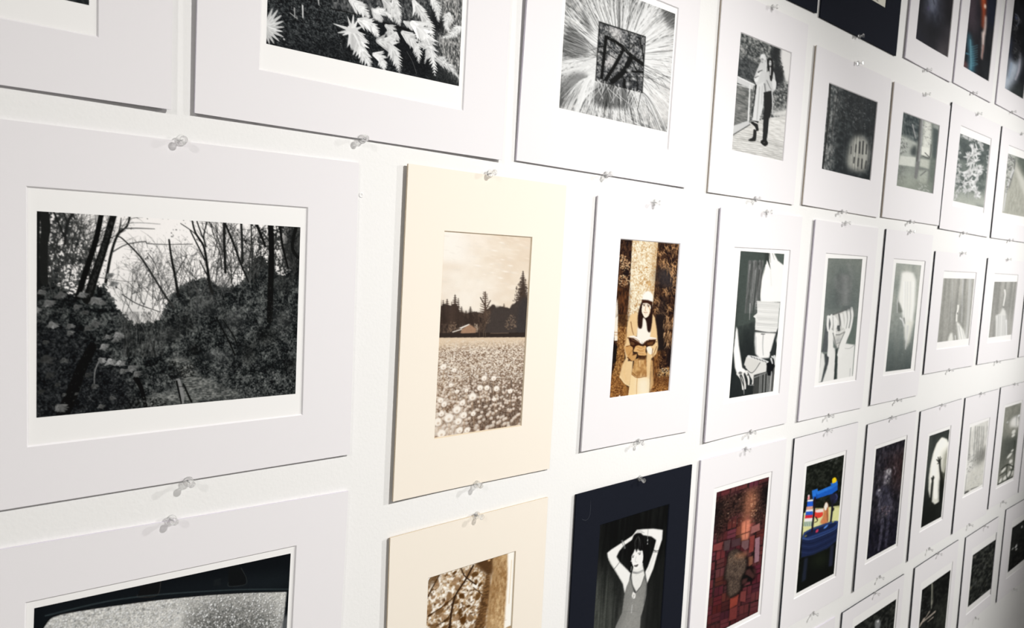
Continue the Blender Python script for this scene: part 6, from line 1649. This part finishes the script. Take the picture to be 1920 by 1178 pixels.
def paint_c8():
    p = Pic('C8', ex=1.0, res=1.2)
    p.crop(1600, 800, 5.89)
    p.a = tone((200, 199, 193), (238, 237, 231), p.noise(3, 14))
    p.mix(p.mask([(1340, 40), (1400, 20), (1460, 200), (1450, 360), (1360, 420), (1330, 240)], True, 8) * .6, tone((118, 118, 112), (190, 189, 182), p.noise(2, 5)))
    p.poly([(1360, 300), (1460, 250), (1450, 360), (1380, 440), (1340, 420)], (112, 112, 106), .7, True, 5)
    for x in (1290, 1300, 1350, 1375, 1395, 1420, 1440, 1480):
        p.line([(x, 0), (x - 10, 170), (x - 24, 380)], p.rng.uniform(5, 10), g(104), 5, a=.65)
    p.scatter(110, [(1270, 300), (1360, 320), (1340, 470), (1250, 530)], (.7, 1.6), [g(120), g(90), g(205)], a=.65)
    p.poly([(1240, 600), (1300, 480), (1380, 450), (1455, 360), (1430, 650), (1220, 760)], (200, 199, 190), .8, False, 4)
    p.scatter(60, [(1260, 560), (1440, 420), (1420, 640), (1230, 720)], (.8, 2), [g(150), g(226)], a=.5)
    p.poly([(1225, 720), (1280, 700), (1270, 735), (1225, 755)], (56, 56, 54), .9, False, 1); p.line([(1300, 690), (1380, 660)], 12, g(90), 6, a=.8)
    p.line([(1255, 530), (1230, 740)], 5, g(150), 5)
    return p.done()


def paint_c9():
    p = Pic('C9', ex=1.0, res=1.2)
    p.a = tone((112, 114, 106), (142, 142, 132), p.noise(5, 12))
    p.crop(1820, 700, 11.78)
    p.mix(p.mask([(760, 760), (1120, 640), (1100, 900), (880, 1000), (750, 1178)], False, 30) * .6, (150, 150, 140))
    p.poly([(880, 1178), (900, 1020), (1000, 950), (1060, 1000), (1080, 1178)], (232, 231, 226), .95, True, 2); p.dab(1060, 945, 30, 36, 0, g(222)); p.dab(815, 1085, 22, 26, 0, g(200), .7)
    p.line([(1010, 960), (1005, 1170)], 14, g(150), 10); p.line([(1075, 960), (1060, 1178)], 14, g(110), 12)
    p.crop(1600, 800, 5.89)
    p.poly([(1640, 140), (1830, 100), (1810, 260), (1720, 320), (1640, 480), (1620, 500)], (78, 82, 76), .9, False, 5)
    for x, y, rx, ry, a_ in ((1725, 320, 40, 20, -.7), (1755, 265, 18, 14, -.6), (1738, 385, 22, 28, -.4), (1660, 480, 36, 18, -.7), (1680, 560, 36, 26, -.8), (1745, 440, 18, 36, -.3), (1720, 520, 20, 40, .2), (1755, 510, 10, 40, .1), (1625, 600, 16, 40, .3), (1770, 60, 26, 30, 0), (1765, 100, 24, 20, -.5)):
        p.dab(x, y, rx, ry, a_, (226, 226, 218), .95, hard=.4)
    for pts, w in (([(1640, 470), (1700, 420), (1760, 440)], 16), ([(1700, 420), (1690, 520), (1700, 580)], 10), ([(1760, 440), (1740, 520), (1690, 600)], 14), ([(1620, 540), (1680, 500)], 12), ([(1600, 640), (1680, 600), (1750, 560)], 26), ([(1770, 420), (1775, 540)], 8), ([(1780, 160), (1770, 420)], 10), ([(1730, 480), (1770, 480)], 8)):
        p.line(pts, w, (56, 60, 52), w * .7)
    return p.done()


def paint_t2():
    p = Pic('T2', ex=.95, cap=90)
    p.fill((206, 203, 190))
    p.crop(1600, 0, 5.89)
    p.a[:int(p.H * .86)] = tone((18, 18, 18), (70, 68, 66), p.noise(6))[:int(p.H * .86)]
    p.dab(262, -2, 12, 8, .5, (60, 54, 44))
    return p.done()


def paint_t3():
    p = Pic('T3', ex=.92, res=1.0)
    p.crop(1690, 0, 5.89)
    p.a = tone((8, 9, 14), (20, 20, 26), p.noise(14, 30))
    p.mix(p.mask([(300, -300), (410, -300), (400, 150), (340, 260), (280, 200), (310, 0)], False, 10) * .8, tone((54, 58, 76), (136, 142, 160), p.noise(5, 12)))
    p.mix(p.mask([(330, -200), (390, -200), (370, 120), (320, 140)], False, 5) * .7, (150, 158, 178))
    p.line([(350, -20), (365, 50)], 10, (20, 18, 24), 6, a=.7); p.dab(300, 90, 14, 40, .2, (70, 58, 96), .6, hard=.9)
    p.mix(p.mask([(520, 240), (545, 260), (490, 640), (390, 590), (440, 500), (490, 380)], False, 8) * .75, (122, 112, 112))
    p.mix(p.mask([(500, -300), (560, -300), (545, 200), (510, 260)], False, 10) * .5, (72, 56, 56))
    p.mix(p.mask([(150, 300), (220, 340), (200, 470), (135, 430)], False, 12) * .5, (34, 40, 66)); p.mix(p.mask([(230, 340), (340, 380), (320, 520), (230, 480)], True, 16) * .4, (40, 38, 42))
    p.line([(590, -300), (545, 250), (497, 640)], 8, (60, 46, 44), 6, a=.6)
    return p.done()


def paint_t4():
    p = Pic('T4', ex=1.0, res=1.0)
    p.crop(1690, 0, 5.89)
    p.a = tone((12, 13, 18), (30, 30, 34), p.noise(8, 30))
    p.mix(p.mask([(770, -400), (860, -400), (840, 300), (800, 420), (740, 300)], False, 8) * .8, (84, 70, 78))
    p.mix(p.mask([(930, -400), (1060, -400), (1040, 300), (960, 330), (940, 100)], False, 8) * .7, (26, 34, 62))
    p.mix(p.mask([(1010, 200), (1050, 100), (960, 880), (880, 830), (920, 660)], False, 8) * .6, (44, 50, 50))
    p.poly([(880, -400), (940, -400), (935, 40), (925, 200), (912, 330), (890, 300), (895, 120), (885, 60)], (176, 78, 44), 1, False, 2)
    p.line([(930, -300), (930, 60)], 12, (120, 46, 26), 8, a=.8); p.dab(925, 70, 16, 34, .1, (236, 206, 186), 1, hard=.6)
    p.poly([(925, 180), (940, 170), (938, 300), (915, 460), (905, 560), (890, 660), (880, 640), (890, 500), (888, 360), (910, 330)], (214, 196, 188), 1, False, 1.2); p.line([(905, 500), (888, 650)], 14, (150, 112, 104), 8, a=.8)
    p.poly([(740, 350), (765, 380), (785, 480), (800, 600), (810, 700), (800, 800), (730, 770), (750, 620), (735, 480)], (72, 122, 140), .95, False, 3)
    for i in range(9):
        y = 510 + i * 26
        p.line([(770, y + 10), (810, y), (845, y + p.rng.uniform(-16, 10))], 7, (96, 148, 162), 4, a=.75)
    p.line([(765, 440), (770, 760)], 12, (120, 170, 182), 10, a=.6); p.line([(720, 590), (760, 600)], 16, (70, 112, 130), 8)
    p.poly([(690, 660), (735, 700), (730, 770), (680, 745)], (106, 70, 70), .8, False, 2)
    return p.done()


def paint_t5():
    p = Pic('T5', ex=1.05, res=1.0)
    p.crop(1690, 0, 5.89)
    p.a = tone((12, 13, 18), (32, 33, 38), p.noise(6, 16))
    p.poly([(1200, 640), (1240, 660), (1310, 560), (1325, 680), (1300, 800), (1260, 900), (1200, 1010), (1135, 980), (1170, 780)], (184, 194, 206), .95, False, 4)
    p.line([(1310, 580), (1300, 760), (1260, 880)], 24, (204, 200, 212), 14, a=.6); p.line([(1220, 700), (1190, 860)], 22, (150, 168, 190), 14, a=.6)
    p.poly([(1205, 420), (1240, 420), (1225, 620), (1190, 680), (1195, 520)], (108, 120, 146), .8, False, 4)
    p.poly([(1250, 150), (1300, 160), (1330, 480), (1300, 640), (1250, 700), (1225, 600), (1230, 400)], (24, 24, 28), .95, True, 3)
    for i in range(26):
        x, y = p.rng.uniform(1235, 1305), p.rng.uniform(160, 640)
        p.line([(x, y), (x + 22, y + 18), (x + 8, y + 44), (x - 14, y + 34)], 6, g(p.rng.choice([110, 70, 10, 140])), 3, a=.6)
    p.line([(1262, 160), (1290, 180), (1300, 240), (1275, 290)], 10, (150, 158, 176), 5, a=.7); p.dab(1270, 200, 18, 22, 0, (70, 80, 110), .7)
    for i in range(8):
        p.line([(1240, 470 + i * 16), (1280, 490 + i * 16), (1310, 530 + i * 14)], 4, g(90), 3, a=.7)
    p.poly([(1180, 1000), (1320, 880), (1355, 900), (1345, 1100)], (52, 58, 56), .8, False, 5)
    return p.done()


def paint_a1():
    p = Pic('A1', ex=.95, cap=190)
    p.a = tone((14, 17, 18), (70, 74, 74), np.clip(p.noise(9) * .5 + p.noise(4) * .5 - .1, 0, 1))
    return p.done()


def dark_wood(key, ex):
    p = Pic(key, ex=ex, res=1.15)
    p.a = tone((14, 16, 15), (74, 76, 70), np.clip(p.noise(3, 4) * 1.1 - .25, 0, 1))
    return p


def paint_d2():
    p = dark_wood('D2', .8)
    p.a *= .8
    p.crop(1600, 978, 5.89)
    p.scatter(60, [(60, 1170), (440, 900), (440, 1400), (60, 1500)], (.8, 2), [g(70), g(40)], a=.5)
    p.poly([(245, 1100), (285, 1085), (300, 1130), (280, 1200), (240, 1180)], (120, 122, 122), .9, True, 1); p.dab(270, 1110, 16, 16, 0, g(200), .9); p.dab(262, 1120, 6, 7, 0, g(40), .9)
    return p.done()


def paint_d3():
    p = dark_wood('D3', .82)
    p.a *= .55
    p.crop(1600, 978, 5.89)
    p.mix(p.mask([(930, 960), (1050, 760), (1030, 1300), (900, 1300)], False, 14) * .5, (58, 60, 52))
    p.line([(870, 680), (868, 820), (862, 960)], 12, (150, 150, 136), 9, a=.85); p.line([(880, 700), (885, 900)], 8, (70, 70, 62), 6, a=.7); p.dab(868, 900, 14, 40, 0, (160, 158, 144), .7, hard=.8)
    p.scatter(60, [(750, 800), (880, 860), (850, 1000), (730, 1080)], (.8, 2.2), [g(90), g(54)], a=.6)
    for pts, w in (([(900, 1000), (830, 1060), (740, 1130)], 22), ([(840, 1000), (800, 1060)], 16), ([(780, 1080), (730, 1160)], 30), ([(880, 1060), (820, 1110)], 14)):
        p.line(pts, w, (176, 164, 152), w * .5, a=.8)
    return p.done()


def paint_d4():
    p = dark_wood('D4', .82)
    p.crop(1800, 1020, 11.78)
    p.scatter(90, [(290, 300), (700, 200), (660, 900), (240, 1100)], (.8, 2.2), [g(92), g(60), g(18), (96, 92, 74)], a=.5)
    p.dab(330, 290, 60, 40, -.4, (126, 118, 112), .6, hard=.9); p.dab(530, 520, 34, 60, .1, g(86), .7, hard=.9); p.dab(340, 860, 40, 60, 0, g(96), .6, hard=.9); p.dab(240, 980, 40, 60, .3, (120, 118, 104), .7, hard=.9)
    return p.done()


def paint_d5():
    p = dark_wood('D5', .75)
    p.a *= .55
    p.crop(1800, 1020, 11.78)
    p.mix(p.mask([(1130, -300), (1420, -500), (1420, -150), (1130, 0)], False, 20) * .5, (70, 76, 72))
    p.dab(1240, 60, 34, 26, -.8, g(206), .95); p.dab(1170, 105, 30, 16, -.5, g(190), .95); p.dab(1245, 120, 26, 20, -.9, g(196), .95); p.dab(1250, 20, 18, 14, 0, g(170), .9)
    p.crop(1600, 978, 5.89)
    p.dab(1862, 62, 7, 18, 0, g(216), .9)
    p.scatter(24, [(1750, 180), (1880, 180), (1860, 480), (1720, 540)], (.6, 1.4), [g(80), (80, 84, 60)], a=.6)
    return p.done()


PAINT = {'A1': paint_a1, 'A2': paint_a2, 'A3': paint_a3, 'A4': paint_a4, 'A5': paint_a5, 'A6': paint_a6, 'A7': paint_a7, 'A8': paint_a8, 'B1': paint_b1, 'B2': paint_b2, 'B3': paint_b3, 'B4': paint_b4, 'B5': paint_b5,
         'B6': paint_b6, 'B7': paint_b7, 'B8': paint_b8, 'C1': paint_c1, 'C2': paint_c2, 'C3': paint_c3, 'C4': paint_c4, 'C5': paint_c5, 'C6': paint_c6, 'C7': paint_c7, 'C8': paint_c8, 'C9': paint_c9,
         'D2': paint_d2, 'D3': paint_d3, 'D4': paint_d4, 'D5': paint_d5, 'T2': paint_t2, 'T3': paint_t3, 'T4': paint_t4, 'T5': paint_t5}


def picture(key):
    if key in PAINT:
        return PAINT[key]()
    return dark_wood(key, .85).done() if key in TABLE else None      # a print the photograph does not show


CORNER = {'C2': 0.006}
ROOTS = {key: build_mat(key) for key in TABLE}


# ------------------------------------------------------------------ push pins
def lathe(profile, n=28):
    V, Fc = [], []
    for r, y in profile:
        for k in range(n):
            a = 2 * math.pi * k / n
            V.append((r * math.cos(a), y, r * math.sin(a)))
    for i in range(len(profile) - 1):
        for k in range(n):
            q = (k + 1) % n
            Fc.append((i * n + k, i * n + q, (i + 1) * n + q, (i + 1) * n + k))
    Fc.append(tuple(range(n))[::-1])
    Fc.append(tuple((len(profile) - 1) * n + k for k in range(n)))
    return V, Fc


def fix_normals(me):
    bm = bmesh.new()
    bm.from_mesh(me)
    bmesh.ops.recalc_face_normals(bm, faces=bm.faces)
    bm.to_mesh(me)
    bm.free()


# y runs out of the wall (negative): needle from +6 mm (in the plaster) to the collar, then collar, waist and head
PROFILE = [(0.0012, -0.0040), (0.0040, -0.0040), (0.0049, -0.0044), (0.0052, -0.0052), (0.0050, -0.0060), (0.0042, -0.0066), (0.0029, -0.0071), (0.0024, -0.0082), (0.0021, -0.0100),
           (0.0021, -0.0118), (0.0025, -0.0132), (0.0033, -0.0140), (0.0038, -0.0145), (0.0039, -0.0152), (0.0037, -0.0158), (0.0028, -0.0161), (0.0012, -0.0160)]
V, Fc = lathe(PROFILE)
HANDLE_ME = mesh_from('handle', V, Fc, smooth=True)
fix_normals(HANDLE_ME)
HANDLE_ME.materials.append(PIN_M)
V, Fc = lathe([(0.00008, 0.0060), (0.0005, 0.0045), (0.0005, -0.0040), (0.0005, -0.0095), (0.0003, -0.0098)], 12)
NEEDLE_ME = mesh_from('needle', V, Fc, smooth=True)
fix_normals(NEEDLE_ME)
NEEDLE_ME.materials.append(STEEL_M)


def pin(px, py, label, tilt, snap=None):
    v = ROT.T @ np.array([(px - 960) / FPX, (py - 589) / FPX, 1.0])
    k = (D - 0.002) / v[2]                     # the collar's height off the wall
    X, Y = v[0] * k, v[1] * k
    if snap:                                   # at the middle of a mat's top or bottom edge: the needle stands just outside the edge
        key, side = snap
        b = place(TABLE[key][0], 0.0)
        t = X - b[0]
        edge = b[1] + math.sin(b[4]) * t / math.cos(b[4]) + side * b[3] / 2 / math.cos(b[4])
        Y = edge + side * 0.0009
    root = bpy.data.objects.new('push_pin', None)
    root.empty_display_size = 0.01
    COL.objects.link(root)
    root.location = (X, 0, ZC - Y)
    root.rotation_euler = tilt
    root['label'], root['category'], root['group'] = label, 'push pin', 'clear push pins holding the mats'
    h = bpy.data.objects.new('handle', HANDLE_ME)
    n = bpy.data.objects.new('needle', NEEDLE_ME)
    for o in (h, n):
        COL.objects.link(o)
        o.parent = root
    return root


rng_p = random.Random(7)
for px, py, key, side in PINS:
    name = SHORT[key]
    where = 'bottom' if side > 0 else 'top'
    pin(px, py, 'clear push pin on the %s edge of the mat showing %s' % (where, name),
        (rng_p.uniform(-0.13, 0.13), 0, rng_p.uniform(-0.16, 0.10)), (key, side))


# ------------------------------------------------------------------ small marks: an old filled hole in the plaster, a scuff on the black mat
v = ROT.T @ np.array([(677 - 960) / FPX, (366 - 589) / FPX, 1.0]) * (D + WALL_GAP)
v = v * (D + WALL_GAP) / v[2]
ring = [(0.0, -0.0001), (0.0012, -0.0002), (0.0019, -0.0007), (0.0024, -0.0008), (0.0029, -0.0004), (0.0034, 0.0002)]
V, Fc = lathe(ring, 20)
hole = new_obj('nail_hole', mesh_from('nail_hole', V, Fc[:-1], smooth=True), WALL_M, bpy.data.objects['wall_north'], (v[0], 0, ZC - v[1]))
base = place(TABLE['C3'][0], 0.0)
pts = [(1107, 938), (1107, 952), (1106, 964), (1103, 972), (1098, 976), (1093, 975), (1090, 973)]
q = []
for px, py in pts:
    r_ = ROT.T @ np.array([(px - 960) / FPX, (py - 589) / FPX, 1.0])
    r_ = r_ / r_[2] * D
    x, z, _ = local((r_[0], r_[1], 1, 1, base[4]), base)
    q.append((x, -z))
V, Fc = [], []
for k, (x, z) in enumerate(q):
    a_, b_ = q[max(0, k - 1)], q[min(len(q) - 1, k + 1)]
    nx_, nz_ = -(b_[1] - a_[1]), b_[0] - a_[0]
    n_ = math.hypot(nx_, nz_)
    hw = 0.0003 * (1 if 0 < k < len(q) - 1 else 0.3)
    y_ = -WALL_GAP - 0.00006 - float(lift(np.array(x / (base[2] / 2)), np.array(-z / (base[3] / 2)), [g_ * 0.001 for g_ in INFO['C3'][3]]))
    V += [(x + nx_ / n_ * hw, y_, z + nz_ / n_ * hw), (x - nx_ / n_ * hw, y_, z - nz_ / n_ * hw)]
    if k:
        Fc.append((2 * k - 2, 2 * k - 1, 2 * k + 1, 2 * k))
SCUFF_M = material('scuffed_board', (0.045, 0.05, 0.06), 0.8, 0, 900, 0.05, 0.2)
new_obj('scuff_mark', mesh_from('scuff_mark', V, Fc), SCUFF_M, ROOTS['C3'])
